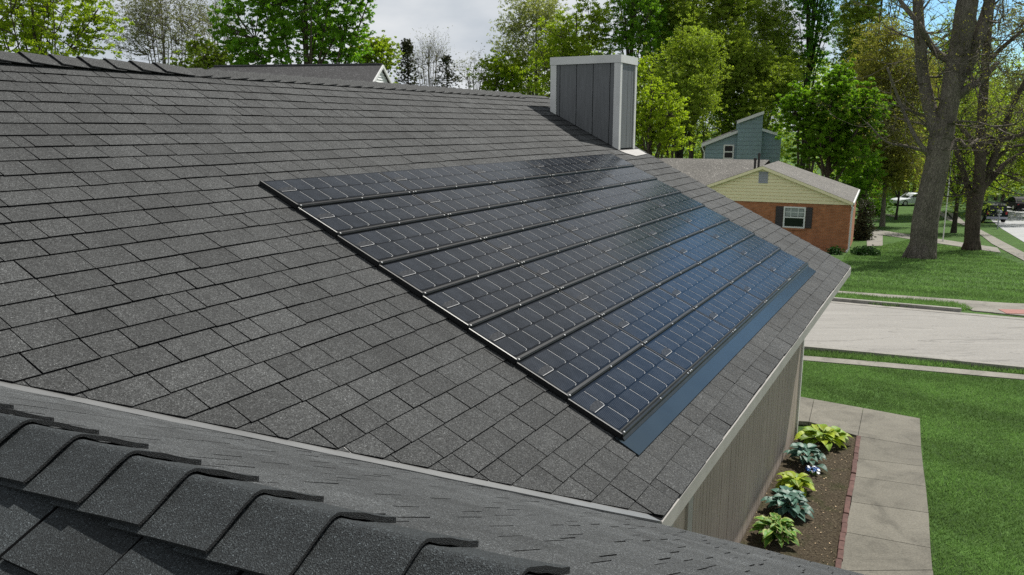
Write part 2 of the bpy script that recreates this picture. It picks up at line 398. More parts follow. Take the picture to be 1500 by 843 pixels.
# ------------------------------------------------------------------ the house: frames
AW = 1.45                                             # wall plane e = -AW
house = empty('solar_roof_house', None, 'grey shingled house with a solar roof, grey chimney and taupe board siding', 'house', M=frame(W(-AW, 10.0, -CZ), E_, D_, Z_))
HI = house.matrix_basis.inverted()
def hl(e, u, z): return Vector((e + AW, u - 10.0, z + CZ))    # house-local from (e, u, z below/above the eye)
S5 = math.sqrt(5)
UP1 = (-2 * E_ + Z_) / S5; N1 = (E_ + 2 * Z_) / S5
F1 = frame(W(-1, 0, -1.75), D_, UP1, N1)                      # main slope: x along ridge, y up the slope
UP2 = (-2 * D_ + Z_) / S5; N2 = (D_ + 2 * Z_) / S5
CW = -.17; UR = .75; ZR = CW - .5 * UR                        # wing roof: z = CW - u/2, ridge at u = UR
UE2 = 3.16
F2 = frame(W(0, UE2, CW - .5 * UE2), -E_, UP2, N2)
UP3 = (2 * D_ + Z_) / S5; N3 = (-D_ + 2 * Z_) / S5
U3 = -1.7
F3 = frame(W(0, U3, ZR - .5 * (UR - U3)), E_, UP3, N3)

def clip(poly, a, b, c):                                      # keep a*x + b*y >= c
    out = []
    for i in range(len(poly)):
        p, q = poly[i], poly[(i + 1) % len(poly)]
        dp, dq = a*p[0] + b*p[1] - c, a*q[0] + b*q[1] - c
        if dp >= 0: out.append(p)
        if (dp < 0) != (dq < 0):
            s = dp / (dp - dq); out.append((p[0] + (q[0]-p[0])*s, p[1] + (q[1]-p[1])*s))
    return out
def shingles(x0, x1, rows, expo, clips, seed, wmin=.15, wmax=.275, thick=(.0055, .0095), v0=0.0, vmax=99, gap=.0058, skip=None):
    r = random.Random(seed); mb = MB()
    for k in range(rows):
        va = v0 + k * expo; vb = min(va + expo * 1.03, vmax)
        x = x0 - r.random() * .3; ph = r.random() * 6
        while x < x1:
            w = r.uniform(wmin, wmax) if r.random() > .12 else wmin * r.uniform(.45, .8); th = r.uniform(*thick)
            jit = .0036 * math.sin(x * 2.1 + ph) + r.uniform(-.0028, .0028)
            if skip and skip(x + w / 2, va + expo / 2): x += w; continue
            base = r.choice([.86, .94, 1.0, 1.04, 1.09]) * r.uniform(.95, 1.05)
            g = gap * r.choice([.8, .9, 1.0, 1.3])
            zones = [(x + g, x + w)]; tn = [base]
            if w > wmin * 1.2 and r.random() < .55:
                m = x + w * r.uniform(.3, .7); zones = [(x + g, m), (m, x + w)]; tn = [base, base * r.choice([.85, .90, 1.08, 1.12])]
            for (xa, xb), tt in zip(zones, tn):
                P = [(xa, va + jit), (xb, va + jit), (xb, vb), (xa, vb)]
                for cl in clips(x + w / 2): P = clip(P, *cl); 
                if len(P) < 3: continue
                hgt = lambda v: .0012 + th * max(0, 1 - (v - va) / (expo * 1.03))
                top = [Vector((p[0], p[1], hgt(p[1]))) for p in P]
                mb.poly(top, 0, tt)
                for i in range(len(top)):
                    p, q = top[i], top[(i + 1) % len(top)]
                    if abs(p.y - vb) < 1e-5 and abs(q.y - vb) < 1e-5: continue
                    if len(zones) == 2 and abs(p.x - m) < 1e-6 and abs(q.x - m) < 1e-6: continue
                    mb.poly([p, Vector((p.x, p.y, -.003)), Vector((q.x, q.y, -.003)), q], 1, 1)
            x += w
    return mb
# ---- main slope
URK = 10.74; VR = 4.885
cutA = (1.0953, 1.0, 3.5466); cutB = (-1.0953, 1.0, 3.5466 - 1.0953 * 1.5)
def clips1(x): return [cutA if x > .75 else cutB, (-1, 0, -URK)]
mb = shingles(-2.2, URK + .2, 35, .1408, clips1, 3, vmax=VR)
# deck under the shingles
mb.poly([Vector(p) for p in ((1.6, 1.72, -.003), (3.17, .0, -.003), (URK, 0, -.003), (URK, VR, -.003), (-2.2, VR, -.003), (-2.2, 1.2, -.003), (.75, 2.68, -.003))], 1)
main_roof = mb.build('main_roof', [M_SH, M_FELT], house, HI @ F1)
ROOFI = main_roof.matrix_basis.inverted() @ HI
# back slope
mb = MB(); er = -1 - 2 * VR / S5; zr = -1.75 + VR / S5
B = [hl(er, -2.2, zr), hl(er, URK, zr), hl(er - 4.4, URK, zr - 2.2), hl(er - 4.4, -2.2, zr - 2.2)]
mb.prism(B, (0, 0, -.12)); mb.build('rear_roof', M_SH, house)
# eave fascia, soffit, rake boards
mb = MB()
mb.box(hl(-1.016, 3.155, -1.848), hl(-.992, URK, -1.762)); mb.build('fascia', M_TRIM, house)
mb = MB(); mb.box(hl(-1.45, 3.1, -1.862), hl(-1.018, URK, -1.849)); mb.build('soffit', M_TRIM, house)
mb = MB()
mb.prism([hl(-1.0, URK + .004, -1.757), hl(er, URK + .004, zr - .007), hl(er, URK + .004, zr - .15), hl(-1.0, URK + .004, -1.90)], (0, .025, 0)); mb.build('rake_board', M_TRIM, house)
# walls: vertical board siding
mb = MB(); u = 5.35; r = random.Random(5)
while u < 10.29:
    w = r.choice([.085, .10, .10, .115]); w = min(w, 10.29 - u)
    mb.box(hl(-1.75, u, -CZ - .1), hl(-1.45 + r.uniform(-.001, .001), u + w - .009, -1.86), 0, r.uniform(.93, 1.06)); u += w
mb.box(hl(-1.75, 2.7, -CZ - .1), hl(-1.459, 10.29, -1.875), 0, .6)
mb.box(hl(-1.75, 2.7, -CZ - .1), hl(-1.446, 5.22, -1.86), 0, 1.05)
wall = mb.build('wall', M_SIDE, house)
mb = MB(); mb.box(hl(-1.455, 5.22, -CZ), hl(-1.425, 5.345, -1.868)); mb.box(hl(-1.47, 4.84, -CZ), hl(-1.435, 4.90, -1.868)); mb.build('corner_board', M_TRIM, house)
mb = MB(); mb.box(hl(-1.52, 10.292, -CZ), hl(-1.428, 10.345, -1.868)); mb.build('corner_board', M_CTRIM, house)
mb = MB()
mb.prism([hl(-1.53, 10.27, -CZ), hl(-1.53, 10.27, -1.6), hl(er, 10.27, zr - .1), hl(er - 3.9, 10.27, -1.95), hl(er - 3.9, 10.27, -CZ)], (0, .06, 0)); mb.build('gable_wall', M_SIDE, house)
mb = MB(); mb.box(hl(er - 3.9, -2, -CZ), hl(er - 3.8, 10.27, -1.9)); mb.build('rear_wall', M_SIDE, house)
# ---- wing roof (the one the picture is taken from)
def eB(u): return -2.757 + .986 * (u - 1.393)
k2 = 1 / 1.118034
def clips2(x):   # local x = -e ; y=(UE2-u)*1.118 ; keep e > eB(u)
    # -x > -2.757 + .986*(UE2 - y*k2 - 1.393)  ->  -x + .986*k2*y > -2.757 + .986*(UE2-1.393)
    return [(-1, .986 * k2, -2.757 + .986 * (UE2 - 1.393) + .004)]
mb = shingles(-2.4, 3.6, 20, .1408, clips2, 21, wmin=.11, wmax=.26, thick=(.003, .005), vmax=(UE2 - UR) * 1.118, gap=.0055)
mb.poly([Vector(p) for p in ((-2.4, 0, -.003), (1.02, 0, -.003), (3.36, (UE2-UR)*1.118, -.003), (-2.4, (UE2-UR)*1.118, -.003))], 1)
wing = mb.build('wing_roof', [M_SHW2, M_FELT], house, HI @ F2)
def clips3(x):   # mirrored valley: u' = 2*UR - u
    L3 = (UR - U3) * 1.118
    return [(1, -.986 * k2, -2.757 + .986 * (2 * UR - U3 - 1.393))] if False else [(1, .986 * k2, -2.757 + .986 * (2 * UR - U3 - 1.393) + .004)]
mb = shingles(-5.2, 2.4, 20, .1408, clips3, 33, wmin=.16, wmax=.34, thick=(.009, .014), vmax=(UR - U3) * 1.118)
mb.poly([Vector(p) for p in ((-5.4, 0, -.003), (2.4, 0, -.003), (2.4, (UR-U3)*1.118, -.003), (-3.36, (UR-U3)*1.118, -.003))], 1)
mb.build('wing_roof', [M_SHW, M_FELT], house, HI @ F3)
mb = MB()
mb.box(hl(-5.2, U3 + .35, -CZ), hl(2.0, UE2 - .35, -1.95), 0, 1.0); mb.build('wing_wall', M_SIDE, house)
mb = MB(); mb.box(hl(-.99, UE2 - .02, -1.87), hl(2.4, UE2 - .002, -1.765)); mb.build('fascia', M_TRIM, house)
mb = MB(); mb.prism([hl(1.98, UR, ZR - .02), hl(1.98, UE2 - .36, -1.92), hl(1.98, U3 + .36, -1.92)], (.03, 0, 0)); mb.build('gable_wall', M_SIDE, house)
# ---- valley metal: flange on the main slope with a turned-down front edge
def P1pt(u, v, n=0): return W(-1, 0, -1.75) + D_ * u + UP1 * v + N1 * n
mb = MB()
Hm = HI
segs = 24
def strip_pts(mir):
    pts = []
    for i in range(segs + 1):
        s = i / segs; u = .75 + (3.178 - .75) * s
        vb = 1.965 - 1.1028 * (u - 1.393); uu = u if not mir else 1.5 - u
        wob = .002 * math.sin(i * 1.7)
        dn = (.045, .045)
        a = P1pt(uu, max(vb + wob - .012, -.01), .015); b = P1pt(uu + (.06 if not mir else -.06), max(vb, 0) + .075, -.0018)
        c = P1pt(uu, max(3.5466 - 1.0953 * u + .004, 0), -.0012)
        pts.append((Hm @ b, Hm @ c, Hm @ a, Hm @ (a - Z_ * .06)))
    return pts
for mir in (False, True):
    pts = strip_pts(mir)
    for i in range(segs):
        for k in range(3):
            q = [pts[i][k], pts[i][k+1], pts[i+1][k+1], pts[i+1][k]]
            mb.poly(q if not mir else q[::-1])
mb.build('valley_flashing', M_GALV, house)

# ---- ridge caps
def cap_mesh(name, half_a, half_b, slope_a, slope_b, length, lift, th, mat, lift_a=.0, far_th=1.0):
    # profile across the ridge (x), rounded at the fold; z up; y along ridge from head (0) to butt (length)
    prof = []
    for i in range(6): s = i / 5; prof.append((-half_a * (1 - s) - .010 * s, -slope_a * (half_a * (1 - s))))
    for i in range(1, 4): a = i / 4; prof.append((-.010 + .020 * a, .0022 * math.sin(math.pi * a)))
    for i in range(6): s = i / 5; prof.append((.010 * (1 - s) + half_b * s, -slope_b * (half_b * s)))
    mb = MB(); st = [0, .25, .6, .88, 1.0]; G = []
    for s in st:
        row = []
        for (x, z) in prof:
            d = lift * s ** 1.3 + lift_a * s ** 1.4 * max(0, -x) / half_a + (.0015 * math.sin(x * 70 + s * 4))
            tt_ = th * (.35 + .65 * s) * (far_th if x > .012 else 1.0)
            row.append((Vector((x, length * s, z + d)), Vector((x * .99, length * s, z + d - tt_))))
        G.append(row)
    n = len(prof)
    for j in range(len(st) - 1):
        for i in range(n - 1):
            mb.poly([G[j][i][0], G[j][i+1][0], G[j+1][i+1][0], G[j+1][i][0]], 0, 1)
            mb.poly([G[j][i][1], G[j+1][i][1], G[j+1][i+1][1], G[j][i+1][1]], 1, 1)
        for i in (0, n - 1):
            q = [G[j][i][0], G[j+1][i][0], G[j+1][i][1], G[j][i][1]]
            mb.poly(q, 1)
    for i in range(n - 1):
        mb.poly([G[-1][i][0], G[-1][i+1][0], G[-1][i+1][1], G[-1][i][1]], 1)
    me_o = mb.build(name, [mat, M_EDGE])
    me = me_o.data; bpy.data.objects.remove(me_o)
    me.polygons.foreach_set('use_smooth', [p.material_index == 0 for p in me.polygons])
    return me
M_EDGE = m_shingle('shingle_edge', (.020, .022, .024), 560, .6, 600)
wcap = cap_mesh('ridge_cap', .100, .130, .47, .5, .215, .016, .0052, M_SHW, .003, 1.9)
wroof = wing
for i in range(-13, 14):
    t_e = -.83 + i * .1445 + rnd.uniform(-.002, .002)
    # butt at e = t_e, head 0.2 to the -e side; local x -> +d, y -> +e, z up
    M = frame(W(t_e - .215, UR, ZR + .012), D_, E_, Z_)
    # x cross y must be z: D x E = -Z, so flip x
    M = frame(W(t_e - .215, UR, ZR + .012), D_, E_, Z_)
    o = link('ridge_cap', wcap, wroof, None); o.matrix_basis = (HI @ F2).inverted() @ HI @ (M @ Matrix.Rotation(R_(rnd.uniform(-.6, .6)), 4, 'Z'))
mcap = cap_mesh('ridge_cap', .14, .15, .48, .5, .27, .020, .008, M_SH)
mcap2 = cap_mesh('ridge_cap', .13, .15, .48, .5, .24, .018, .008, M_SH)
u = 2.3
while u < 9.8:
    if u < 4.3:
        M = frame(W(er, u + .27, zr + .022), E_ * -1, -D_, Z_); me = mcap; u += .20
    else:
        M = frame(W(er, u, zr + .008), E_ * -1, D_, Z_); me = mcap2; u += .185
    o = link('ridge_cap', me, main_roof); o.matrix_basis = (HI @ F1).inverted() @ HI @ (M @ Matrix.Rotation(R_(rnd.uniform(-1.2, 1.2)), 4, 'Z'))

# ---- chimney chase
CE0, CE1, CU0, CU1, CT = -4.878, -3.872, 9.92, 10.53, .912
def rz(e): return -1.75 + (-1 - e) * .5
ch = MB()
ch.prism([hl(CE0 + .03, CU0 + .03, rz(CE0) - .3), hl(CE1 - .03, CU0 + .03, rz(CE1) - .3), hl(CE1 - .03, CU0 + .03, CT - .02), hl(CE0 + .03, CU0 + .03, CT - .02)], (0, CU1 - CU0 - .06, 0))
chim = ch.build('chimney', M_FELT, house)
T = .028
# vertical panels on the long face (with narrow reveals), and on the short face
pan = [-4.80, -4.745, -4.50, -4.26, -4.02, -3.96]
for a, b in zip(pan[:-1], pan[1:]):
    p = MB(); a2, b2 = a + .005, b - .005
    p.prism([hl(a2, CU0 + .012, rz(a2) + .012), hl(b2, CU0 + .012, rz(b2) + .012), hl(b2, CU0 + .012, CT - .098), hl(a2, CU0 + .012, CT - .098)], (0, .016, 0)); p.build('panel', M_CPAN, chim)
for a, b in ((CU0 + .065, CU0 + .30), (CU0 + .31, CU0 + .44), (CU0 + .45, CU1 - .065)):
    p = MB(); p.box(hl(CE1 - .028, a, rz(CE1) + .03), hl(CE1 - .012, b, CT - .098)); p.build('panel', M_CPAN, chim)
def trimpost(e0, e1, u0, u1):
    p = MB(); c = [(e0, u0), (e1, u0), (e1, u1), (e0, u1)]
    lo = [hl(e, uu, rz(e) + .012) for e, uu in c]; hi = [hl(e, uu, CT - .102) for e, uu in c]
    for i in range(4):
        j = (i + 1) % 4; p.poly([lo[i], lo[j], hi[j], hi[i]])
    p.poly(hi); p.poly(lo[::-1]); p.build('corner_trim', M_CTRIM, chim)
trimpost(CE0 - .002, CE0 + .082, CU0 - .004, CU0 + .032)
trimpost(CE1 - .086, CE1 - .026, CU0 - .004, CU0 + .032)
trimpost(CE1 - .026, CE1 + .002, CU0 - .004, CU0 + .062)
trimpost(CE1 - .032, CE1 + .002, CU1 - .062, CU1 + .002)
trimpost(CE0 - .002, CE0 + .03, CU1 - .06, CU1 + .002)
p = MB(); p.box(hl(CE0 - .008, CU0 - .010, CT - .10), hl(CE1 + .008, CU0 + .022, CT)); p.box(hl(CE1 - .022, CU0 + .0225, CT - .10), hl(CE1 + .008, CU1 + .008, CT)); p.box(hl(CE0 - .008, CU0 + .0225, CT - .10), hl(CE0 + .022, CU1 + .008, CT)); p.box(hl(CE0 + .0225, CU1 - .022, CT - .10), hl(CE1 - .0225, CU1 + .008, CT)); p.build('top_band', M_CTRIM, chim)
p = MB(); p.box(hl(CE0 + .023, CU0 + .023, CT - .03), hl(CE1 - .023, CU1 - .023, CT - .012)); p.build('cap_plate', M_GALV, chim)
# base flashing: dark skirt and a pale metal apron below the short face
p = MB()
p.prism([Hm @ P1pt(9.905, (-1 - CE1) * S5 / 2 - .02, .011), Hm @ P1pt(10.62, (-1 - CE1) * S5 / 2 - .02, .011), Hm @ P1pt(10.62, (-1 - CE1) * S5 / 2 - .16, .011), Hm @ P1pt(10.12, (-1 - CE1) * S5 / 2 - .19, .011), Hm @ P1pt(9.96, (-1 - CE1) * S5 / 2 - .10, .011)][::-1], tuple((Hm.to_3x3() @ N1) * .003)); p.build('apron_flashing', M_TRIM, chim)

# ------------------------------------------------------------------ solar modules on the roof
U0, MW, V0, RH, NROW, NMOD = 3.585, 1.172, .395, .3405, 8, 5
CELLW = .1625
def roofM(u, v, n): return frame(P1pt(u, v, n), D_, UP1, N1)
TILT = .016
def zt(y): return .030 - TILT * (y / RH)
mb = MB()                                             # glass sheet with its cells and contact lines
mb.poly([Vector((0.003, .022, zt(.022))), Vector((MW - .003, .022, zt(.022))), Vector((MW - .003, RH - .004, zt(RH))), Vector((.003, RH - .004, zt(RH)))], 0)
def on(x, y, h): return Vector((x, y, zt(y) + h))
rc = random.Random(4)
for row in range(2):
    ya = .032 + row * .152; yb = ya + .140
    for i in range(7):
        xa = .017 + i * CELLW + .003; xb = xa + CELLW - .010
        mb.poly([on(xa, ya + .014, .0008), on(xa + .014, ya, .0008), on(xb - .014, ya, .0008), on(xb, ya + .014, .0008), on(xb, yb - .005, .0008), on(xb - .006, yb, .0008), on(xa + .006, yb, .0008), on(xa, yb - .005, .0008)], 1, rc.uniform(.85, 1.15))
        # bright contact line down the right side, hooked round the lower corner
        lw = .0031
        path = [(xb - .001, yb - .006), (xb - .001, ya + .020), (xb - .004, ya + .008), (xb - .011, ya + .001), (xb - .030, ya - .002)]
        for (p0, p1, w0, w1) in [(path[j], path[j+1], lw * (1 - .15 * max(0, j - 1)), lw * (1 - .15 * max(0, j))) for j in range(4)]:
            dx, dy = p1[0]-p0[0], p1[1]-p0[1]; ln = math.hypot(dx, dy); nx, ny = -dy/ln, dx/ln
            mb.poly([on(p0[0]-nx*w0/2, p0[1]-ny*w0/2, .0014), on(p1[0]-nx*w1/2, p1[1]-ny*w1/2, .0014), on(p1[0]+nx*w1/2, p1[1]+ny*w1/2, .0014), on(p0[0]+nx*w0/2, p0[1]+ny*w0/2, .0014)], 2)
sheet_o = mb.build('cell_sheet', [M_GLASS, M_CELL, M_LINE]); sheet_me = sheet_o.data; bpy.data.objects.remove(sheet_o)
mb = MB()
def fr(x0, y0, x1, y1, h): 
    mb.prism([on(x0, y0, h), on(x1, y0, h), on(x1, y1, h), on(x0, y1, h)], (0, 0, -.014))
mb.prism([on(.001, .004, -.002), on(MW - .001, .004, -.002), on(MW - .001, RH - .002, -.002), on(.001, RH - .002, -.002)], (0, 0, -.012))
fr(.001, .004, .012, RH - .002, .0016); fr(MW - .006, .004, MW - .001, RH - .002, .0012)
fr_o = mb.build('frame', M_FRAME); frame_me = fr_o.data; bpy.data.objects.remove(fr_o)
mb = MB()
xa = .020; xb = .020 + CELLW - .012; ya = .032 + .152
pts = [on(xa + .004, ya + .03, .0022), on(xa + .016, ya - .001, .0022)] + [on(xb - .012 + .012 * math.sin(a), ya + .012 - .012 * math.cos(a) - .001, .0022) for a in (0, .4, .8, 1.2, 1.57)] + [on(xb, ya + .045, .0022), on(xb - .03, ya + .052, .0022), on(xa + .05, ya + .046, .0022)]
mb.poly(pts, 0)
rim = [(xa + .012, ya), (xb - .012, ya - .001), (xb - .002, ya + .008), (xb + .001, ya + .03)]
for p0, p1 in zip(rim[:-1], rim[1:]):
    dx, dy = p1[0]-p0[0], p1[1]-p0[1]; ln = math.hypot(dx, dy); nx, ny = -dy/ln*.0022, dx/ln*.0022
    mb.poly([on(p0[0]-nx*.7, p0[1]-ny*.7, .0026), on(p1[0]-nx*.7, p1[1]-ny*.7, .0026), on(p1[0]+nx*.7, p1[1]+ny*.7, .0026), on(p0[0]+nx*.7, p0[1]+ny*.7, .0026)], 1)
j_o = mb.build('junction_plate', [M_JUNC, M_LINE]); junc_me = j_o.data; bpy.data.objects.remove(j_o)
ORD_R = ['top', 'second', 'third', 'fourth', 'fifth', 'sixth', 'seventh', 'bottom']
ORD_C = ['leftmost', 'second from left', 'middle', 'second from right', 'rightmost']
for rw in range(NROW):                                # rw 0 = bottom row
    nm = ORD_R[NROW - 1 - rw]
    for cc in range(NMOD):
        row_txt = f'{nm} row' if nm in ('top', 'bottom') else f'{nm} row down'
        o = empty('solar_module', None, f'black solar panel, {ORD_C[cc]} of five in the {row_txt} on the roof', 'solar panel', 'solar panels laid on the grey roof', M=roofM(U0 + cc * MW, V0 + rw * RH, .008) @ Matrix.Rotation(R_(rnd.uniform(-.12, .12)), 4, 'X'))
        for nme, me in (('cell_sheet', sheet_me), ('frame', frame_me), ('junction_plate', junc_me)): link(nme, me, o)
# screw, end trim, rail
mb = MB(); mb.tube([(0, 0, 0), (0, 0, .004), (0, 0, .006)], [.006, .006, .0035], 8)
s_o = mb.build('screw', M_SCREW); screw_me = s_o.data; bpy.data.objects.remove(s_o)
LEN = NMOD * MW
for rw in range(NROW):
    nm = ORD_R[NROW - 1 - rw]
    lab = f'dark metal rail along the lower edge of the {nm} row of solar panels' if rw else 'dark metal rail along the bottom edge of the whole solar array'
    o = empty('panel_rail', None, lab, 'rail', 'rails between the solar panel rows', M=roofM(U0, V0 + rw * RH, .008))
    mb = MB()
    lowz = -.006
    prof = [(-.006, lowz), (-.006, .022), (-.003, .027), (.003, .0305), (.006, .0275), (.010, .028), (.013, .0325), (.018, .0310), (.018, lowz)]
    if rw == 0: prof = [(-.030, lowz), (-.026, .010), (-.010, .018), (-.009, .026), (-.004, .032), (.006, .0355), (.011, .031), (.016, .036), (.024, .0335), (.024, lowz)]
    if rw: prof = [(y * .56, z * .86) for y, z in prof]
    pts = [Vector((-.004, y, z)) for y, z in prof]
    mb.prism(pts, (LEN + .008, 0, 0)); mb.build('channel', M_FRAME, o)
    mb = MB()                                         # end trim: light capping on the left end of the row
    mb.prism([Vector((-.014, .0, .006)), Vector((-.014, RH - .006, -.004)), Vector((-.014, RH - .006, .0215)), Vector((-.014, .0, .036))], (.012, 0, 0))
    mb.build('end_trim', M_FRAME, o)
    mb = MB(); mb.prism([Vector((-.0145, .004, .0362)), Vector((-.0145, RH - .010, .0222)), Vector((-.0075, RH - .010, .0222)), Vector((-.0075, .004, .0362))], (0, 0, .0012)); mb.build('end_cap', M_BRIGHT if rw in (2, 3, 6) else M_DULL, o)
    for cc in range(NMOD):
        for du in ((.02, .6) if cc == 0 else (-.035, .015, .045, .6)):
            link('screw', screw_me, o).location = (cc * MW + du, .0018, .0258 if rw else .034)
# metal starter flashing below the bottom row
mb = MB(); mb.prism([Vector((-.03, -.128, .0)), Vector((LEN - .03, -.128, .0)), Vector((LEN - .02, .02, .002)), Vector((-.03, .02, .002))], (0, 0, .004))
fo = mb.build('metal_flashing', M_FLASH, None, roofM(U0, V0, .0085))
tag(fo, 'blue-grey metal flashing strip below the bottom row of solar panels', 'flashing')

# ------------------------------------------------------------------ planting bed
def flat(p, z): return Vector((p.x, p.y, z))
bed = [gp(1090, 800), gp(1166, 629), gp(1256, 646), gp(1226, 843), gp(1190, 900)]
bed = [W(-1.44, 4.0, -CZ), W(-1.44, 10.28, -CZ), gp(1253, 646), gp(1246, 702), gp(1237, 748), gp(1231, 790), gp(1223, 843)]
bed.append(bed[-1] + (bed[-1] - bed[-2]).normalized() * 1.6)
mb = MB(); mb.prism([flat(p, .0) for p in bed], (0, 0, .03)); mb.build('soil_bed', M_SOIL)['kind'] = 'structure'
def in_poly(P, x, y):
    ins = np.zeros(len(x), bool); n = len(P)
    for i in range(n):
        a, b = P[i], P[(i + 1) % n]
        c = ((a.y > y) != (b.y > y)) & (x < (b.x - a.x) * (y - a.y) / (b.y - a.y + 1e-12) + a.x); ins ^= c
    return ins
def scatter(P, n):
    xs_ = [p.x for p in P]; ys_ = [p.y for p in P]
    x = nrng.uniform(min(xs_), max(xs_), n); y = nrng.uniform(min(ys_), max(ys_), n); k = in_poly(P, x, y); return x[k], y[k]
x, y = scatter(bed, 9000); n = len(x); a = nrng.uniform(0, 6.28, n); l = nrng.uniform(.004, .013, n); w = l * nrng.uniform(.25, .7, n); tl = nrng.uniform(-.4, .4, n)
dx = np.stack([np.cos(a) * l, np.sin(a) * l, tl * l], 1); dy = np.stack([-np.sin(a) * w, np.cos(a) * w, nrng.uniform(-.5, .5, n) * w], 1)
c = np.stack([x, y, .034 + nrng.uniform(0, .014, n)], 1)
np_mesh('wood_chips', np.stack([c - dx, c + dy, c + dx, c - dy], 1), M_CHIP, nrng.choice([.25, .4, .7, 1.1, 2.0, 3.6], n, p=[.2, .22, .24, .17, .11, .06]))['kind'] = 'stuff'
edging = empty('garden_edging', bed[4], 'line of red bricks edging the planting bed beside the concrete walk', 'brick edging')
pts = [gp(1257, 646), gp(1249.5, 702), gp(1240.5, 748), gp(1234.5, 790), gp(1226.5, 843)]; pts.append(pts[-1] + (pts[-1] - pts[-2]) * 1.2)
acc = 0; cur = []
for a, b in zip(pts[:-1], pts[1:]):
    n = max(1, round((b - a).length / .2))
    for i in range(n): cur.append(((a * (1 - i / n) + b * (i / n)), (b - a).normalized(), (b - a).length / n))
for p, d, ln in cur:
    mb = MB(); h = .055 + rnd.uniform(-.007, .007); th = .026
    sd = Vector((-d.y, d.x, 0)); c = flat(p, 0) + sd * rnd.uniform(-.003, .003)
    f_ = frame(c - edging.location, d, sd, Z_); 
    x1 = ln - .006; e_ = .004
    q = [Vector((.0, -th, 0)), Vector((x1, -th, 0)), Vector((x1, th, 0)), Vector((0, th, 0))]
    mb.prism(q, (0, 0, h - e_), 0, rnd.uniform(.85, 1.15)); mb.prism([v + Vector((e_ if v.x == 0 else -e_, e_ if v.y < 0 else -e_, h - e_ + .0001)) for v in q], (0, 0, e_), 0, rnd.uniform(.95, 1.2))
    mb.build('brick', M_BRICK, edging, f_ @ Matrix.Rotation(R_(rnd.uniform(-.8, .8)), 4, 'Z'))

def leaf_surface(mb, base, dirh, length, width, rise, droop, m, tone, edge_m=None, cup=.12, waves=0):
    side = Vector((-dirh.y, dirh.x, 0)); N = 7; G = []
    stem = .35
    for i in range(N):
        s = i / (N - 1)
        out = length * s; z = rise * math.sin(min(1, s * 1.25) * math.pi / 2) - droop * s * s * s
        wv = width * (math.sin(math.pi * min(1, s ** .75)) ** .8) * (1 - .15 * s) if 0 < s < 1 else width * (.05 if s == 0 else 0.01)
        c = base + dirh * out + Z_ * z
        row = []
        for k in (-1, -.62, 0, .62, 1):
            row.append(c + side * wv * .5 * k + Z_ * (abs(k) * cup * wv + (waves * math.sin(s * 17 + k) if abs(k) == 1 else 0)))
        G.append(row)
    for i in range(N - 1):
        for k in range(4):
            edge = edge_m is not None and k in (0, 3)
            mb.poly([G[i][k], G[i][k+1], G[i+1][k+1], G[i+1][k]], edge_m if edge else m, tone)
M_HLIME = m_leaf('leaf_lime', (.33, .42, .03), .25); M_HBLUE = m_leaf('leaf_blue_green', (.075, .165, .125), .12, gloss=.4)
M_HGRN = m_leaf('leaf_green', (.10, .24, .035), .2); M_HEDGE = m_leaf('leaf_cream_edge', (.27, .34, .085), .2); M_HDARK = m_leaf('leaf_lime_center', (.20, .32, .04), .25)
t = NT('petal_blue'); M_PBLUE = t.set((.01, .10, .36), .5)
t = NT('petal_white'); M_PWHITE = t.set((.75, .78, .82), .5)
t = NT('petal_red'); M_PRED = t.set((.55, .05, .03), .5)
t = NT('petal_pink'); M_PPINK = t.set((.75, .33, .36), .5)
def hosta(px, py, rpx, n, lw, mats, label, seed, edge=False, height=.22, waves=0, sq=1.0):
    c = gp(px, py); R = rpx / FPX * (c.y / math.cos(PITCH)) * .86; r = random.Random(seed)
    o = empty('hosta_plant', flat(c, .03), label, 'plant', 'hostas in the bed along the wall')
    mb = MB()
    for i in range(n):
        g = i * 2.39996 + r.uniform(-.3, .3); q = (i + .5) / n
        L_ = R * r.uniform(.38, .68)
        d = Vector((math.cos(g), math.sin(g) * sq, 0)).normalized()
        mm = 0 if not mats[1:] or r.random() < .7 else (1 if not edge else 0)
        b0 = d * R * .52 * q ** .6 + Vector((r.gauss(0, .10), r.gauss(0, .10), 0)) * R + Z_ * (height * (1.0 - .72 * q ** 1.3) + r.uniform(-.015, .015))
        d = (Matrix.Rotation(r.uniform(-.35, .35), 3, 'Z') @ d)
        mb.tube([Vector((0, 0, 0)), b0 * .6 + Z_ * .02, b0], [.004, .003, .0025], 4, 0)
        leaf_surface(mb, b0, d, L_, L_ * lw * r.uniform(.9, 1.15), L_ * r.uniform(.02, .22), L_ * (.12 + .22 * q) * r.uniform(.6, 1.3), mm, r.uniform(.72, 1.28), 1 if edge else None, .16, waves)
    mb.build('foliage', mats, o, smooth=True); return o, R
def flowers(name, px, py, zz, n, spread, mats, label, cat, seed, petal=.014):
    r = random.Random(seed); p = pd(px, py, gp(px, py).y - .25); c = gp(px, py)
    base = EYE + (p - EYE)
    o = empty(name, flat(base, .03), label, cat); fl = MB(); st = MB()
    top = base.z - .03
    for i in range(n):
        q = Vector((r.gauss(0, spread), r.gauss(0, spread), top + r.uniform(-spread, spread) * .9))
        st.tube([Vector((q.x * .3, q.y * .3, 0)), Vector((q.x * .7, q.y * .7, q.z * .6)), q], [.003, .0025, .002], 4)
        a0 = r.uniform(0, 6); nr = Vector((r.uniform(-.5, .5), r.uniform(-.9, .1), 1)).normalized(); s1 = nr.orthogonal().normalized(); s2 = nr.cross(s1); m = r.randrange(len(mats))
        for k in range(5):
            g = a0 + k * 1.2566; d = s1 * math.cos(g) + s2 * math.sin(g); e = nr.cross(d)
            fl.poly([q, q + d * petal * .6 + e * petal * .45 + nr * .003, q + d * petal * 1.15, q + d * petal * .6 - e * petal * .45 + nr * .003], m, 1)
    st.build('stem', M_HGRN, o); fl.build('blossom', mats, o); return o
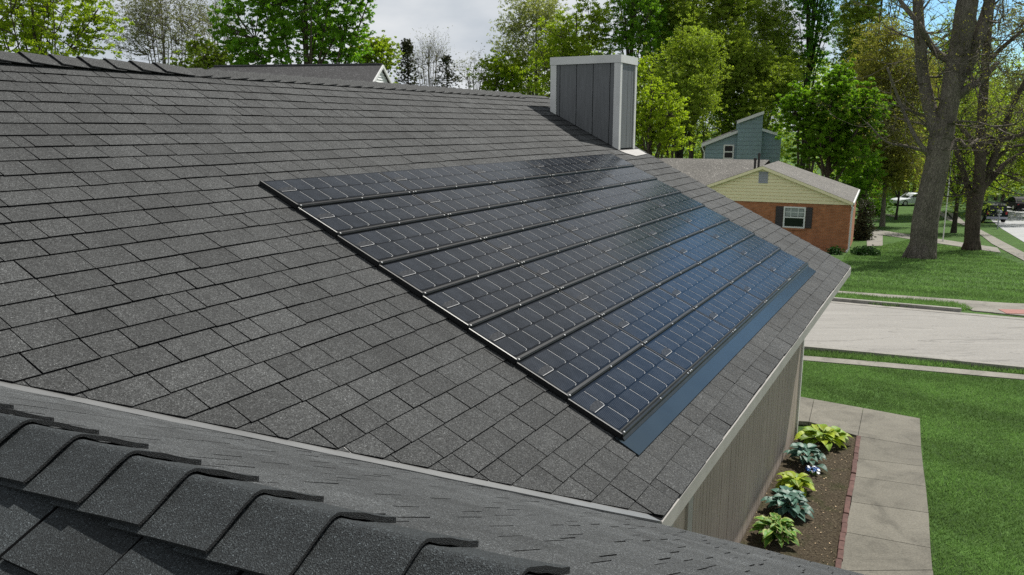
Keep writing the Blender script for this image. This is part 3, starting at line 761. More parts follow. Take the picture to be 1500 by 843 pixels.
hosta(1205, 656, 44, 62, .70, [M_HLIME, M_HDARK], 'lime yellow hosta farthest along the wall, next to the crossing walk', 1, height=.16)
hosta(1180, 686, 33, 46, .74, [M_HBLUE], 'blue-green hosta with a blue and white flower beside it', 2, height=.20)
hosta(1163, 726, 38, 56, .66, [M_HLIME, M_HDARK], 'lime yellow hosta squeezed between the two blue-green ones', 3, height=.17)
hosta(1153, 758, 41, 62, .70, [M_HBLUE], 'large blue-green hosta, the bigger of the two blue ones, without blue flowers', 4, height=.22)
hosta(1133, 797, 41, 56, .66, [M_HGRN, M_HEDGE], 'green hosta with cream wavy leaf edges nearest the dark shingle roof', 5, edge=True, height=.19, waves=.006)
flowers('blue_flower', 1193, 688, .2, 22, .042, [M_PBLUE, M_PBLUE, M_PBLUE, M_PWHITE], 'blue and white flower cluster in front of the blue-green hosta', 'flower', 3, .020)
flowers('red_flower', 1131, 776, .2, 5, .014, [M_PRED], 'small red flower above the cream edged hosta', 'flower', 4, .016)
flowers('pink_flower', 1150, 778, .2, 9, .016, [M_PPINK, M_PWHITE], 'pale pink flower above the cream edged hosta', 'flower', 5, .018)

# ------------------------------------------------------------------ grass blades
def blades(name, P, per_m2, hmin, hmax, wid, keep=None):
    xs_ = [p.x for p in P]; ys_ = [p.y for p in P]
    n = int((max(xs_) - min(xs_)) * (max(ys_) - min(ys_)) * per_m2)
    x, y = scatter(P, n); n = len(x)
    zz = np.array([ground_z(a, b) for a, b in zip(x, y)])
    a = nrng.uniform(0, 6.28, n); h = nrng.uniform(hmin, hmax, n)
    patch = .5 + .5 * np.sin(x * 1.9 + 1.3 * np.sin(y * 1.3)) * np.sin(y * 2.3 + 1.1 * np.sin(x * 1.7))
    h *= .85 + .3 * patch
    lean = np.stack([nrng.normal(.1, .5, n), nrng.normal(0, .5, n), np.ones(n)], 1) * h[:, None]
    s = np.stack([np.cos(a), np.sin(a), np.zeros(n)], 1) * wid
    b = np.stack([x, y, zz], 1)
    V = np.stack([b - s, b + s, b + lean], 1)
    patch2 = .5 + .5 * np.sin(x * 5.3 + 2.1 * np.sin(y * 3.7)) * np.sin(y * 6.1 + 1.7 * np.sin(x * 4.3))
    stripe = 1 + .13 * np.tanh(4 * np.sin((x * .62 + y * .78) * 3.4 + .5 * np.sin(y * .7)))
    tone = stripe * np.clip(nrng.normal(1, .16, n), .5, 1.8) * (.72 + .30 * patch + .26 * patch2)
    np_mesh(name, V, M_BLADE, tone)['kind'] = 'stuff'
lawnP = [gp(1348.5, 619), gp(1166, 587), gp(1150, 560), gp(1172, 530), gp(1500, 558.5), gp(1800, 595), gp(1950, 900), gp(1371, 900)]
blades('lawn_grass', lawnP, 3300, .02, .05, .0048)
blades('verge_grass', [gp(1172, 521.5), gp(1500, 549), gp(1560, 556), gp(1560, 549), gp(1500, 543), gp(1172, 511.5), gp(1130, 508), gp(1130, 517)], 2600, .05, .10, .006)
blades('verge_grass', [gp(1219, 440.5), gp(1300, 450), gp(1400, 455.5), gp(1424, 455), gp(1416, 449.5), gp(1394, 445), gp(1222, 431), gp(1190, 429), gp(1190, 437)], 1500, .06, .12, .009)
blades('lawn_grass', [gp(1216, 427), gp(1540, 449), gp(1540, 432), gp(1216, 412)], 550, .04, .09, .010)
blades('lawn_grass', [gp(1216, 412), gp(1540, 432), gp(1540, 405), gp(1450, 370), gp(1330, 352), gp(1240, 372)], 190, .04, .08, .018)

# ------------------------------------------------------------------ trees
def leaf_quads(C, n_per, sig, size, seed, flat_=.75, up=.5):
    g = np.random.default_rng(seed); C = np.asarray(C); sg = np.broadcast_to(sig, (len(C),)).astype(float)
    m = 7 if n_per >= 28 else 2                              # sprays of leaves within each cluster
    so = g.normal(0, 1, (len(C) * m, 3)); so[:, 2] *= flat_; so /= np.maximum(1, np.linalg.norm(so, axis=1) / 1.9)[:, None]
    S = np.repeat(C, m, 0) + so * np.repeat(sg, m)[:, None]; k = len(S); q = max(1, n_per // m); n = k * q
    c = np.repeat(S, q, 0); rad_ = np.repeat(np.repeat(sg, m) * g.uniform(.30, .62, k), q)
    off = g.normal(0, 1, (n, 3)); off /= np.linalg.norm(off, axis=1)[:, None]; off *= (g.random(n) ** .5)[:, None]; off[:, 2] *= .62
    p = c + off * rad_[:, None]
    nr = g.normal(0, 1, (n, 3)); nr[:, 2] += up; nr /= np.linalg.norm(nr, axis=1)[:, None]
    d = g.normal(0, 1, (n, 3)); d -= nr * (d * nr).sum(1)[:, None]; d /= np.linalg.norm(d, axis=1)[:, None]
    e = np.cross(nr, d); L_ = size * g.uniform(.6, 1.3, n)[:, None]
    V = np.stack([p - d * L_ * .5, p + e * L_ * .30, p + d * L_ * .5, p - e * L_ * .30], 1)
    tone = np.repeat(g.uniform(.70, 1.30, k), q) * g.uniform(.85, 1.18, n)
    return V, tone
def bez(a, b, c, n): return [a * (1-s)**2 + b * 2*s*(1-s) + c * s*s for s in [i / (n-1) for i in range(n)]]
def twigs(mb, p, d, length, rad, level, r, ends, spread=.7):
    pts = [p]; q = p.copy(); dd = d.normalized(); n = 4
    for i in range(n):
        dd = (dd + Vector((r.gauss(0, .16), r.gauss(0, .16), r.gauss(.06, .12)))).normalized(); q = q + dd * length / n; pts.append(q.copy())
    mb.tube(pts, [rad * (1 - .7 * i / n) for i in range(n + 1)], 3, cap=False)
    ends.append(q.copy())
    if level > 0:
        for k in range(r.choice([2, 3, 3])):
            i = r.randint(1, n); v = Vector((r.gauss(0, 1), r.gauss(0, 1), r.gauss(.2, .8))).normalized()
            twigs(mb, pts[i], (dd + v * spread), length * r.uniform(.45, .7), rad * .55, level - 1, r, ends, spread)
def tree(name, label, box, Y, leaf, bark, seed, clusters=90, per=110, size=.24, cl=.8, trunk_r=.28, base=None, group=None, limbs=9, bare=0, cat='tree', depth=None, crown_pow=.5, holes=.22, fork=.35, twig_len=1.5, leafy=1.0, bend=0):
    r = random.Random(seed); x0, x1, y0, y1 = box; k = Y / FPX / math.cos(PITCH)
    if per > 30: clusters = int(clusters * 1.35); cl *= .72; size *= .68; per = int(per * 1.95)
    c = pd((x0+x1)/2, (y0+y1)/2, Y); rx = (x1-x0)/2*k; rzz = (y1-y0)/2*k; ry = depth or max(rx * .8, 1.0)
    bx, by = (c.x, c.y) if base is None else ((pd(base, 250, Y)).x, c.y)
    root = Vector((bx, by, ground_z(bx, by)))
    o = empty(name, root, label, cat, group)
    cl_c = c - root; low = cl_c.z - rzz
    lobes = []; tries = 0; nl = max(5, int(limbs * 1.7))
    while len(lobes) < nl and tries < 600:
        tries += 1; d = Vector((r.gauss(0,1), r.gauss(0,1), r.gauss(0,1))).normalized() * r.random() ** .45 * .82
        rad_ = r.uniform(.20, .42) * (1.15 - .35 * d.z)
        if d.z < -.75 or any((d - q).length < (rad_ + w) * .62 for q, w in lobes): continue
        lobes.append((d, rad_))
    wts = [w ** 2.2 for _, w in lobes]; pts = []
    for i in range(clusters):
        q, w = r.choices(lobes, wts)[0]
        d = Vector((r.gauss(0,1), r.gauss(0,1), r.gauss(.25,1))).normalized() * w * r.random() ** .42 * r.choice([.8, 1, 1, 1.25])
        u = q + d
        if u.length > 1.12: u *= 1.12 / u.length
        pts.append(cl_c + Vector((u.x * rx, u.y * ry, u.z * rzz)))
    targets = [cl_c + Vector((q.x * rx, q.y * ry, q.z * rzz)) for q, w in lobes]
    top = cl_c + Vector((0, 0, rzz * .72))
    mid = Vector((cl_c.x * .35 + r.uniform(-.3, .3) + bend, r.uniform(-.3, .3), top.z * .5))
    tr = bez(Vector((0, 0, -.15)), mid, top, 12)
    mb = MB(); rad = [trunk_r * (1.35 if i == 0 else 1) * (1 - .9 * (i / 11) ** .9) + .015 for i in range(12)]
    mb.tube(tr, rad, 8, lump=.06)
    lp = [(p, rad[i]) for i, p in enumerate(tr) if p.z > low * .9]
    for i, tgt in enumerate(targets):
        h = min(.85, max(fork, tgt.z / max(top.z, .1) * r.uniform(.45, .75))); kx = int(h * 11); s = tr[kx]; tgt = tgt.copy()
        if tgt.z < s.z + .3: tgt.z = s.z + r.uniform(.3, 1.2)
        m_ = s * .5 + tgt * .5 + Vector((0, 0, -.12 * (tgt - s).length)) + Vector((r.gauss(0, .25), r.gauss(0, .25), 0))
        b = bez(s, m_, tgt, 7); rr = [max(.03, rad[kx] * .6 * (1 - .8 * j / 6)) for j in range(7)]
        mb.tube(b, rr, 5, cap=False); lp += [(p, rr[j]) for j, p in enumerate(b) if j > 0]
    LP = np.array([tuple(p) for p, _ in lp]); ends = []
    for p in pts:
        dd = ((LP - np.array(p)) ** 2).sum(1) + 4.0 * np.maximum(0, LP[:, 2] - p.z) ** 2
        j = int(dd.argmin()); a = Vector(LP[j]); m_ = a * .5 + p * .5 + Vector((r.gauss(0, .15), r.gauss(0, .15), -.1 * (p - a).length))
        mb.tube(bez(a, m_, p, 4), [min(.07, lp[j][1] * .7), .045, .032, .018], 3, cap=False)
        for b_ in range(bare):
            twigs(mb, p, (p - cl_c).normalized() * .6 + Vector((r.gauss(0, .6), r.gauss(0, .6), .5)), twig_len * r.uniform(.6, 1.2), .014, 1, r, ends)
    mb.build('trunk', bark, o)
    if per:
        C = [tuple(p) for p in pts] 
        if bare: C = C + [tuple(p) for p in ends]
        C = [c_ for c_ in C if r.random() < leafy]
        V, tone = leaf_quads(C, per, cl, size, seed, .95)
        np_mesh('crown', V, leaf, tone, o)
    return o
LF_LIME = m_leaf('foliage_lime', (.28, .37, .03)); LF_OLIVE = m_leaf('foliage_olive', (.25, .33, .05)); LF_GREEN = m_leaf('foliage_green', (.16, .31, .03))
LF_DEEP = m_leaf('foliage_deep', (.11, .26, .032)); LF_BRIGHT = m_leaf('foliage_bright', (.17, .31, .024)); LF_PALE = m_leaf('foliage_pale', (.28, .31, .14)); LF_BROWN = m_leaf('foliage_brown', (.23, .23, .065))
LF_HEDGE = m_leaf('foliage_hedge', (.03, .085, .018), .25); LF_WOOD = m_leaf('foliage_wood', (.27, .36, .075)); LF_CONE = m_leaf('foliage_conifer', (.06, .068, .035), .15); LF_BUD = m_leaf('foliage_bud', (.20, .21, .10), .3)
GL = 'trees beyond the main ridge'; GR = 'trees behind the chimney and the neighbouring houses'
# left of the picture, behind the main ridge
tree('lime_tree', 'airy yellow-green tree at the far left behind the roof ridge', (-60, 160, -70, 112), 45, LF_LIME, M_BARK, 101, 150, 110, .20, .62, .22, base=62, group=GL, holes=.28)
tree('young_tree', 'half bare grey tree with tiny leaves rising above the ridge left of the sky gap', (188, 292, -4, 110), 58, LF_BUD, M_BARKG, 102, 90, 16, .10, .32, .2, base=250, group=GL, bare=4, twig_len=1.6)
tree('olive_shrub', 'low olive shrub peeking over the ridge beside the charcoal roofed house', (252, 335, 62, 130), 46, LF_OLIVE, M_BARK, 103, 60, 160, .14, .35, .1, group=GL, limbs=6)
tree('bare_tree', 'bare twiggy tree between the grey tree and the big green tree', (278, 352, 12, 110), 62, LF_BUD, M_BARKG, 104, 60, 4, .10, .3, .12, group=GL, bare=3)
tree('green_tree', 'big bright green tree standing behind the charcoal roofed house', (322, 582, -95, 112), 52, LF_GREEN, M_BARK, 105, 290, 125, .24, .66, .34, base=452, group=GL, holes=.30)
tree('olive_tree', 'olive green young tree just right of the white gable', (515, 590, 48, 125), 60, LF_LIME, M_BARK, 106, 60, 110, .2, .5, .15, group=GL)
def conifer(name, label, px, ytop, hwpx, Y, seed, group):
    r = random.Random(seed); k = Y / FPX; c = pd(px, ytop, Y); root = Vector((c.x, c.y, ground_z(c.x, c.y))); H = c.z - root.z
    o = empty(name, root, label, 'tree', group); mb = MB(); mb.tube([Vector((0,0,-.1)), Vector((.05,0,H*.5)), Vector((0,0,H))], [.2, .12, .02], 7)
    C = []; hw = hwpx * k
    for i in range(230):
        z = H * (1 - r.random() ** 1.3 * .75); q = min(1, (H - z) / (H * .5)) ** .75; g = r.uniform(0, 6.28); rr = hw * q * r.choice([.4, .7, 1.0, 1.35]) * r.uniform(.8, 1.15)
        p = Vector((math.cos(g) * rr, math.sin(g) * rr, z - .12 * rr)); C.append(tuple(p)); mb.tube([Vector((0, 0, z - .2 * rr)), p], [.03, .01], 3, cap=False)
    mb.build('trunk', M_BARKD, o); V, tone = leaf_quads(C, 60, .20, .13, seed, .8); np_mesh('crown', V, LF_CONE, tone, o)
conifer('cedar_tree', 'tall dark cedar right of the white gable', 596, 60, 27, 62, 7, GL)
conifer('cedar_tree', 'short dark cedar standing alone on the skyline', 654, 84, 40, 70, 8, GL)
tree('bare_shrub', 'leafless twiggy bush between the two dark cedars', (606, 650, 66, 130), 75, LF_BUD, M_BARKG, 107, 46, 3, .12, .3, .08, group=GL, bare=4)
tree('bare_shrub', 'leafless low bush right of the short dark cedar', (672, 715, 98, 132), 85, LF_BUD, M_BARKG, 108, 30, 6, .14, .4, .08, group=GL, bare=2)
# right of the sky gap
tree('lime_tree', 'small lime tree at the left end of the wood beside the sky gap', (690, 780, 78, 150), 85, LF_LIME, M_BARK, 110, 70, 120, .26, .8, .2, group=GR)
tree('silver_tree', 'pale silvery tree with sparse leaves on the left edge of the wood', (738, 832, -5, 140), 88, LF_PALE, M_BARKG, 111, 90, 42, .24, .8, .25, group=GR, bare=1)
tree('yellow_tree', 'yellow-green tree above the left side of the chimney', (782, 905, 2, 150), 78, LF_LIME, M_BARK, 112, 130, 100, .26, .85, .3, group=GR, holes=.26)
tree('green_tree', 'tall fresh green tree rising straight above the chimney', (868, 985, -220, 150), 80, LF_GREEN, M_BARK, 113, 230, 130, .26, .9, .3, group=GR)
tree('lime_tree', 'lime tree whose low boughs hang right beside the chimney', (905, 1000, 92, 235), 52, LF_LIME, M_BARK, 114, 90, 90, .22, .6, .22, base=950, group=GR)
tree('oak_tree', 'tall olive tree with sky showing through its top, right of the chimney', (950, 1085, -60, 175), 84, LF_OLIVE, M_BARK, 115, 170, 110, .26, .9, .34, base=1010, group=GR, holes=.3, bare=1)
tree('thin_tree', 'thin half bare tree with upright twigs above the blue house', (1075, 1160, -15, 165), 90, LF_OLIVE, M_BARKG, 116, 90, 34, .24, .8, .26, group=GR, bare=2)
tree('dark_tree', 'dark green tree reaching the top of the picture above the bright maple', (1135, 1262, -280, 150), 92, LF_DEEP, M_BARKD, 117, 240, 120, .30, 1.0, .36, group=GR, holes=.26)
tree('maple_tree', 'bright green maple standing between the blue house and the big trunk', (1158, 1290, 84, 268), 56, LF_BRIGHT, M_BARK, 118, 230, 230, .21, .52, .26, base=1215, group=GR, holes=.34, crown_pow=.38)
tree('brown_tree', 'brownish budding tree left of the big grey trunk', (1240, 1352, 55, 292), 66, LF_BROWN, M_BARKG, 119, 130, 46, .20, .7, .2, base=1300, group=GR, bare=2)
tree('mixed_tree', 'olive tree filling the top of the picture left of the big trunk', (1235, 1350, -110, 130), 86, LF_OLIVE, M_BARK, 120, 130, 70, .27, .9, .3, group=GR, bare=1, holes=.3)
tree('olive_tree', 'olive tree behind the fork of the big grey trunk', (1340, 1425, 30, 270), 84, LF_OLIVE, M_BARK, 121, 120, 70, .26, .9, .26, group=GR, bare=1)
tree('green_tree', 'yellow-green tree low behind the smaller trunk by the street', (1395, 1560, 120, 275), 88, LF_LIME, M_BARK, 122, 120, 60, .26, .9, .25, base=1540, group=GR, bare=1)
tree('bare_tree', 'bare branched tree against blue sky at the right edge', (1440, 1580, 0, 210), 74, LF_BUD, M_BARKG, 123, 100, 10, .2, .6, .25, base=1600, group=GR, bare=3)
tree('olive_tree', 'olive brown tree behind the tower of the blue house', (1040, 1150, 70, 235), 82, LF_OLIVE, M_BARKD, 124, 130, 75, .25, .8, .28, base=1100, group=GR, bare=1)
tree('dark_trunk_tree', 'brown budding tree with a dark leaning trunk right of the chimney', (960, 1055, 60, 225), 70, LF_OLIVE, M_BARKD, 125, 90, 60, .22, .7, .32, base=985, group=GR, bare=1, bend=.8)
tree('green_tree', 'low green tree in the gap behind the yellow house roof', (1225, 1300, 210, 310), 62, LF_GREEN, M_BARK, 126, 70, 110, .2, .55, .15, group=GR)
# far wood that reads as one mass
C = []; rr = random.Random(9); bmb = MB()
for i in range(2300):
    px = rr.uniform(690, 1640); topy = 95 + 25 * math.sin(px * .021) + 20 * math.sin(px * .057) + (60 if px < 760 else 0) + (20 if px < 820 else 0)
    py = topy + (285 - topy) * rr.random() ** .9; Yd = rr.uniform(104, 122); p = pd(px, py, Yd)
    if p.z < ground_z(p.x, p.y) + .3: continue
    C.append(tuple(p))
V, tone = leaf_quads(C, 84, 1.25, .30, 5); V1 = V
woods = np_mesh('distant_woods', V, LF_WOOD, tone * nrng.uniform(.8, 1.35, len(tone))); woods['kind'] = 'stuff'
for i in range(70):
    px = rr.uniform(700, 1600); p = pd(px, 250, rr.uniform(98, 112)); h = rr.uniform(9, 18); z = ground_z(p.x, p.y)
    b0 = Vector((p.x, p.y, z)); bmb.tube([b0, b0 + Vector((rr.gauss(0, .5), 0, h * .5)), b0 + Vector((rr.gauss(0, 1.2), 0, h))], [.22, .16, .05], 5)
    for q in range(5):
        s = b0 + Vector((0, 0, h * rr.uniform(.35, .85))); bmb.tube([s, s + Vector((rr.gauss(0, 1.4), rr.gauss(0, 1), rr.uniform(.8, 3)))], [.07, .015], 3, cap=False)
bo = bmb.build('distant_woods_stems', M_BARK); bo['kind'] = 'stuff'

# the two large trees on the neighbour's lawn: limbs follow the photograph
def limb_pts(L_, Y, r, root, wob=.5):
    pts, rad = [], []; off = 0
    for i, (px, py, rp) in enumerate(L_):
        off += r.uniform(-wob, wob) if i else 0
        p = pd(px, py, Y + off); pts.append(p - root); rad.append(rp * Y / FPX)
    return pts, rad
def smooth_path(P, Rr, m=5):
    o, q = [], []
    for i in range(len(P) - 1):
        p0, p1, p2, p3 = P[max(i-1, 0)], P[i], P[i+1], P[min(i+2, len(P)-1)]
        for j in range(m):
            t_ = j / m; o.append(.5 * ((2*p1) + (p2-p0)*t_ + (2*p0-5*p1+4*p2-p3)*t_*t_ + (3*p1-p0-3*p2+p3)*t_**3)); q.append(Rr[i]*(1-t_) + Rr[i+1]*t_)
    o.append(P[-1]); q.append(Rr[-1]); return o, q
def big_tree(name, label, basepx, Y, main, branches, bark, leaf, seed, ntw, tl, per):
    r = random.Random(seed); root = gp(*basepx); Y = root.y
    o = empty(name, root, label, 'tree'); mb = MB()
    P, Q = smooth_path(*limb_pts(main, Y, r, root, 0), 6); P[0] = P[0] - Z_ * .3; mb.tube(P, Q, 18, lump=.05)
    ends = []
    for g in range(7):                                   # root flare
        a = g * .9 + r.uniform(-.2, .2); R0 = Q[0]; d = Vector((math.cos(a), math.sin(a), 0))
        mb.tube([d * R0 * .5 + Z_ * .8, d * R0 * .72 + Z_ * .3, d * R0 * 1.12 - Z_ * .10], [R0 * .22, R0 * .30, R0 * .16], 7)
    for L_ in branches:
        p, q = smooth_path(*limb_pts(L_, Y, r, root, .55), 4); mb.tube(p, q, 9, lump=.04)
        for i in range(int(ntw * len(L_) / 5)):
            j = r.randint(2, len(p) - 1)
            if q[j] > .34: continue
            v = Vector((r.gauss(0, 1), r.gauss(0, .8), r.gauss(.3, .6))).normalized(); twigs(mb, p[j], v, tl * r.uniform(.5, 1.2), max(.012, q[j] * .25), 2, r, ends)
    mb.build('trunk', bark, o, smooth=True)
    V, tone = leaf_quads([tuple(e) for e in ends], per * 2, .28, .065, seed); tone = tone * .8; np_mesh('crown', V, leaf, tone, o)
    return o
big_tree('shade_tree', 'big forked tree with a thick grey trunk on the lawn beside the brick house', (1348, 379), 34,
    [(1349, 381, 20.9), (1352, 362, 18.3), (1357, 320, 17.8), (1367, 265, 16.5), (1374, 222, 15.2), (1377, 200, 13.9)],
    [[(1379, 205, 15), (1388, 160, 13.5), (1398, 112, 14), (1408, 60, 14.5), (1416, 10, 14), (1426, -60, 11), (1432, -140, 7)],
     [(1396, 130, 9), (1416, 95, 9), (1434, 55, 8.5), (1450, 0, 7), (1466, -70, 5)],
     [(1378, 205, 13), (1362, 160, 9.5), (1352, 112, 8.5), (1348, 62, 8), (1345, 10, 7), (1342, -70, 5)],
     [(1396, 86, 6), (1382, 84, 5), (1366, 70, 4.5), (1352, 46, 4), (1340, 28, 3.5), (1322, 6, 3), (1300, -30, 2)],
     [(1404, 140, 7), (1420, 128, 5.5), (1436, 118, 4.5), (1462, 92, 3)],
     [(1362, 230, 4), (1340, 200, 3), (1318, 150, 2.2), (1300, 100, 1.4)],
     [(1366, 225, 3), (1330, 215, 2.2), (1298, 208, 1.5), (1270, 180, 1)],
     [(1384, 230, 4), (1402, 205, 3), (1416, 215, 2.4), (1432, 204, 1.6)]], M_BARKG, LF_BROWN, 201, 15, 2.3, 3)
big_tree('street_tree', 'second lawn tree with a brown trunk and many low spreading limbs near the street', (1423, 367), 40,
    [(1423, 369, 11.745), (1423.5, 350, 10.005), (1426, 320, 10.005), (1429, 288, 10.875)],
    [[(1429, 300, 8.7), (1435, 250, 7.83), (1437, 190, 6.96), (1442, 120, 6.09), (1447, 50, 5.22), (1454, -20, 3.915), (1460, -90, 2.61)],
     [(1432, 292, 6.96), (1448, 250, 5.22), (1466, 205, 4.35), (1482, 160, 3.48), (1506, 110, 2.61)],
     [(1424, 300, 5.22), (1414, 262, 4.35), (1402, 225, 3.654), (1391, 190, 2.958), (1382, 168, 2.262)],
     [(1434, 232, 4.35), (1422, 205, 3.48), (1410, 190, 3.132), (1398, 172, 2.61), (1390, 160, 1.74)],
     [(1436, 215, 3.48), (1456, 206, 3.48), (1482, 202, 3.132), (1516, 190, 2.61)],
     [(1436, 280, 5.22), (1456, 258, 4.35), (1476, 238, 3.828), (1516, 215, 2.61)],
     [(1442, 100, 3.48), (1460, 78, 3.132), (1480, 60, 2.784), (1506, 40, 1.74)],
     [(1444, 80, 2.61), (1432, 50, 2.175), (1426, 10, 1.74)], [(1449, 250, 2.61), (1468, 225, 2.262), (1486, 215, 1.914), (1506, 212, 1.392)]], M_BARK, LF_OLIVE, 202, 16, 2.4, 3)
tree('slender_tree', 'slender dark street tree behind the two big lawn trees', (1375, 1440, 130, 300), 56, LF_OLIVE, M_BARKD, 203, 50, 30, .18, .5, .17, base=1407, bare=2)
tree('slender_tree', 'thin young tree standing in front of the silver car', (1295, 1345, 190, 282), 80, LF_OLIVE, M_BARKD, 204, 40, 40, .2, .5, .12, base=1319)
# the planted shrubs by the brick house
def bush(name, label, px, py, hw, hpx, leaf, seed, n=60, per=90, size=.07, sig=.14, Yo=0):
    b = gp(px, py); k = b.y / FPX; r = random.Random(seed); o = empty(name, b, label, 'shrub', None); C = []; mb = MB()
    for i in range(n):
        d = Vector((r.gauss(0,1), r.gauss(0,1), abs(r.gauss(0,1)))).normalized() * r.random() ** .4; p = Vector((d.x * hw * k, d.y * hw * k, max(.08, d.z * hpx * k))); C.append(tuple(p))
        mb.tube([Vector((d.x * .1, d.y * .1, 0)), p], [.02, .006], 3, cap=False)
    mb.build('stem', M_BARKD, o); V, tone = leaf_quads(C, per, sig, size, seed, .9); np_mesh('foliage', V, leaf, tone, o)
bush('clipped_hedge', 'low clipped green hedge at the foot of the downspout', 1268, 374, 21, 11, LF_HEDGE, 31, 70, 110, .06, .10)
bush('round_shrub', 'small dark shrub under the shuttered window beside the brick wall', 1222, 373, 7, 7, LF_HEDGE, 32, 30, 80)
bush('conifer_shrub', 'dark upright evergreen shrub beside the brick house corner', 1263, 352, 13, 62, LF_CONE, 33, 110, 110, .09, .2)
bush('yellow_shrub', 'yellow-green shrub by the tan path at the house corner', 1270, 352, 4, 13, LF_OLIVE, 34, 18, 50, .06, .09)
bush('mound_shrub', 'tall green shrub mass at the back corner of the brick house', 1282, 315, 24, 52, LF_GREEN, 35, 90, 90, .14, .4)

# ------------------------------------------------------------------ neighbouring houses
t = NT('yellow_siding'); c = t.mix((.95, .84, .56), t.ramp(t.noise(4, 4, .6, t.coord((1, 1, 6))), [(.3, .92), (.7, 1.05)])); M_YEL = t.set(c, .6)
t = NT('blue_siding'); c = t.mix((.25, .35, .40), t.ramp(t.noise(3, 4, .6, t.coord((1, 1, 6))), [(.3, .85), (.7, 1.1)])); M_BLUE = t.set(c, .65)
t = NT('white_paint'); M_WHITE = t.set((.72, .73, .73), .5)
t = NT('dark_glass'); M_DGL = t.set((.012, .015, .018), .1, 0, .35)
t = NT('window_blind'); M_BLIND = t.set((.30, .33, .33), .5)
t = NT('shutter_brown'); M_SHUT = t.set((.035, .030, .032), .6)
t = NT('vent_grey'); M_VENT = t.set((.33, .34, .40), .6)
t = NT('brick_wall'); bt = t.n('ShaderNodeTexBrick', {'Color1': (.36, .125, .050, 1), 'Color2': (.46, .170, .072, 1), 'Mortar': (.36, .23, .16, 1), 'Scale': 1.0, 'Mortar Size': .006, 'Brick Width': .21, 'Row Height': .072})
tc = t.n('ShaderNodeTexCoord'); sx = t.n('ShaderNodeSeparateXYZ'); cx = t.n('ShaderNodeCombineXYZ'); t.l(tc.outputs['Object'], sx.inputs[0])
ad = t.n('ShaderNodeMath', operation='ADD'); t.l(sx.outputs['X'], ad.inputs[0]); t.l(sx.outputs['Y'], ad.inputs[1]); t.l(ad.outputs[0], cx.inputs[0]); t.l(sx.outputs['Z'], cx.inputs[1]); t.l(cx.outputs[0], bt.inputs['Vector'])
M_BRWALL = t.set(t.mix(bt.outputs['Color'], t.ramp(t.noise(3, 5, .6), [(.3, .75), (.7, 1.2)])), .9)
class Plane:                                                # vertical wall plane: local x along the wall, y away from us, z up
    def __init__(s, O, ang):
        s.O = O; s.w = Vector((math.cos(ang), -math.sin(ang), 0)); s.r = Vector((math.sin(ang), math.cos(ang), 0)); s.M = frame(O, s.w, s.r, Z_)
    def pt(s, px, py):
        r = ray(px, py); t_ = (s.O - EYE).dot(s.r) / r.dot(s.r); p = EYE + r * t_ - s.O; return p.dot(s.w), p.z
    def along(s, px, py, z):                                # depth along r of the point at height z seen at (px, py)
        r = ray(px, py); t_ = (s.O.z + z - CZ) / r.z; p = EYE + r * t_ - s.O; return p.dot(s.w), p.dot(s.r)
def V3(x, y, z): return Vector((x, y, z))
def laps(mb, poly, y, pitch, m=0, seed=0, thick=.018):     # lap boards clipped to a polygon in (x, z)
    r = random.Random(seed); zs = [p[1] for p in poly]; z = min(zs)
    while z < max(zs):
        P = clip(clip(poly, 0, 1, z), 0, -1, -(z + pitch))
        if len(P) > 2:
            tn = r.uniform(.95, 1.04)
            gv = min(.03, pitch * .16); Q = clip(P, 0, -1, -(z + pitch - gv)); K = clip(P, 0, 1, z + pitch - gv)
            if len(Q) > 2: mb.poly([V3(p[0], y - thick, p[1]) for p in Q], m, tn)
            if len(K) > 2:
                mb.poly([V3(p[0], y + .012, p[1]) for p in K], m, tn)
                lo = [p[0] for p in K if abs(p[1] - (z + pitch - gv)) < 1e-6]
                if len(lo) >= 2: mb.poly([V3(min(lo), y + .012, z + pitch - gv), V3(max(lo), y + .012, z + pitch - gv), V3(max(lo), y - thick, z + pitch - gv), V3(min(lo), y - thick, z + pitch - gv)], m, tn)
                hi = [p[0] for p in K if abs(p[1] - (z + pitch)) < 1e-6]
                if len(hi) >= 2: mb.poly([V3(min(hi), y + .012, z + pitch), V3(max(hi), y + .012, z + pitch), V3(max(hi), y - thick, z + pitch), V3(min(hi), y - thick, z + pitch)], m, tn)
        z += pitch
YO = gp(1241, 370); YP = Plane(YO, R_(25))
yx, yz = YP.pt(1118, 243); ex, ez = YP.pt(1250, 296); sz = YP.pt(1239, 300.5)[1]
hwid = ex - yx; lx = yx - hwid; xl = lx + ex * 1.0
yh = empty('brick_house', None, 'single storey brick house with pale yellow gable siding and brown roof', 'house', M=YP.M)
rl = 8.5; xr = 0.0; xlw = yx * 2 - xr
print('YELLOW', yx, yz, ex, ez, sz, 'Y', YO)
mb = MB(); mb.box((xlw, 0, -.5), (xr, rl, sz)); mb.build('wall', M_BRWALL, yh)
mb = MB(); gab = [(xlw - .1, sz), (xr + .02, sz), (ex - .12, ez - .02), (yx, yz - .06), (lx + .12, ez - .02)]
laps(mb, gab, -.012, .165, 0, 4, .04); mb.build('gable_siding', M_YEL, yh)
mb = MB(); sl = (yz - ez) / hwid
def roofslab(mb, xa, za, xb, zb, y0, y1, th, m=0): mb.prism([V3(xa, y0, za), V3(xb, y0, zb), V3(xb, y0, zb - th), V3(xa, y0, za - th)], (0, y1 - y0, 0), m)
mb.poly([V3(yx, -.28, yz), V3(ex, -.28, ez), V3(ex, rl + .3, ez), V3(yx, rl - 2.2, yz)]); mb.poly([V3(yx, -.28, yz), V3(yx, rl - 2.2, yz), V3(lx, rl + .3, ez), V3(lx, -.28, ez)]); mb.poly([V3(yx, rl - 2.2, yz), V3(ex, rl + .3, ez), V3(lx, rl + .3, ez)])
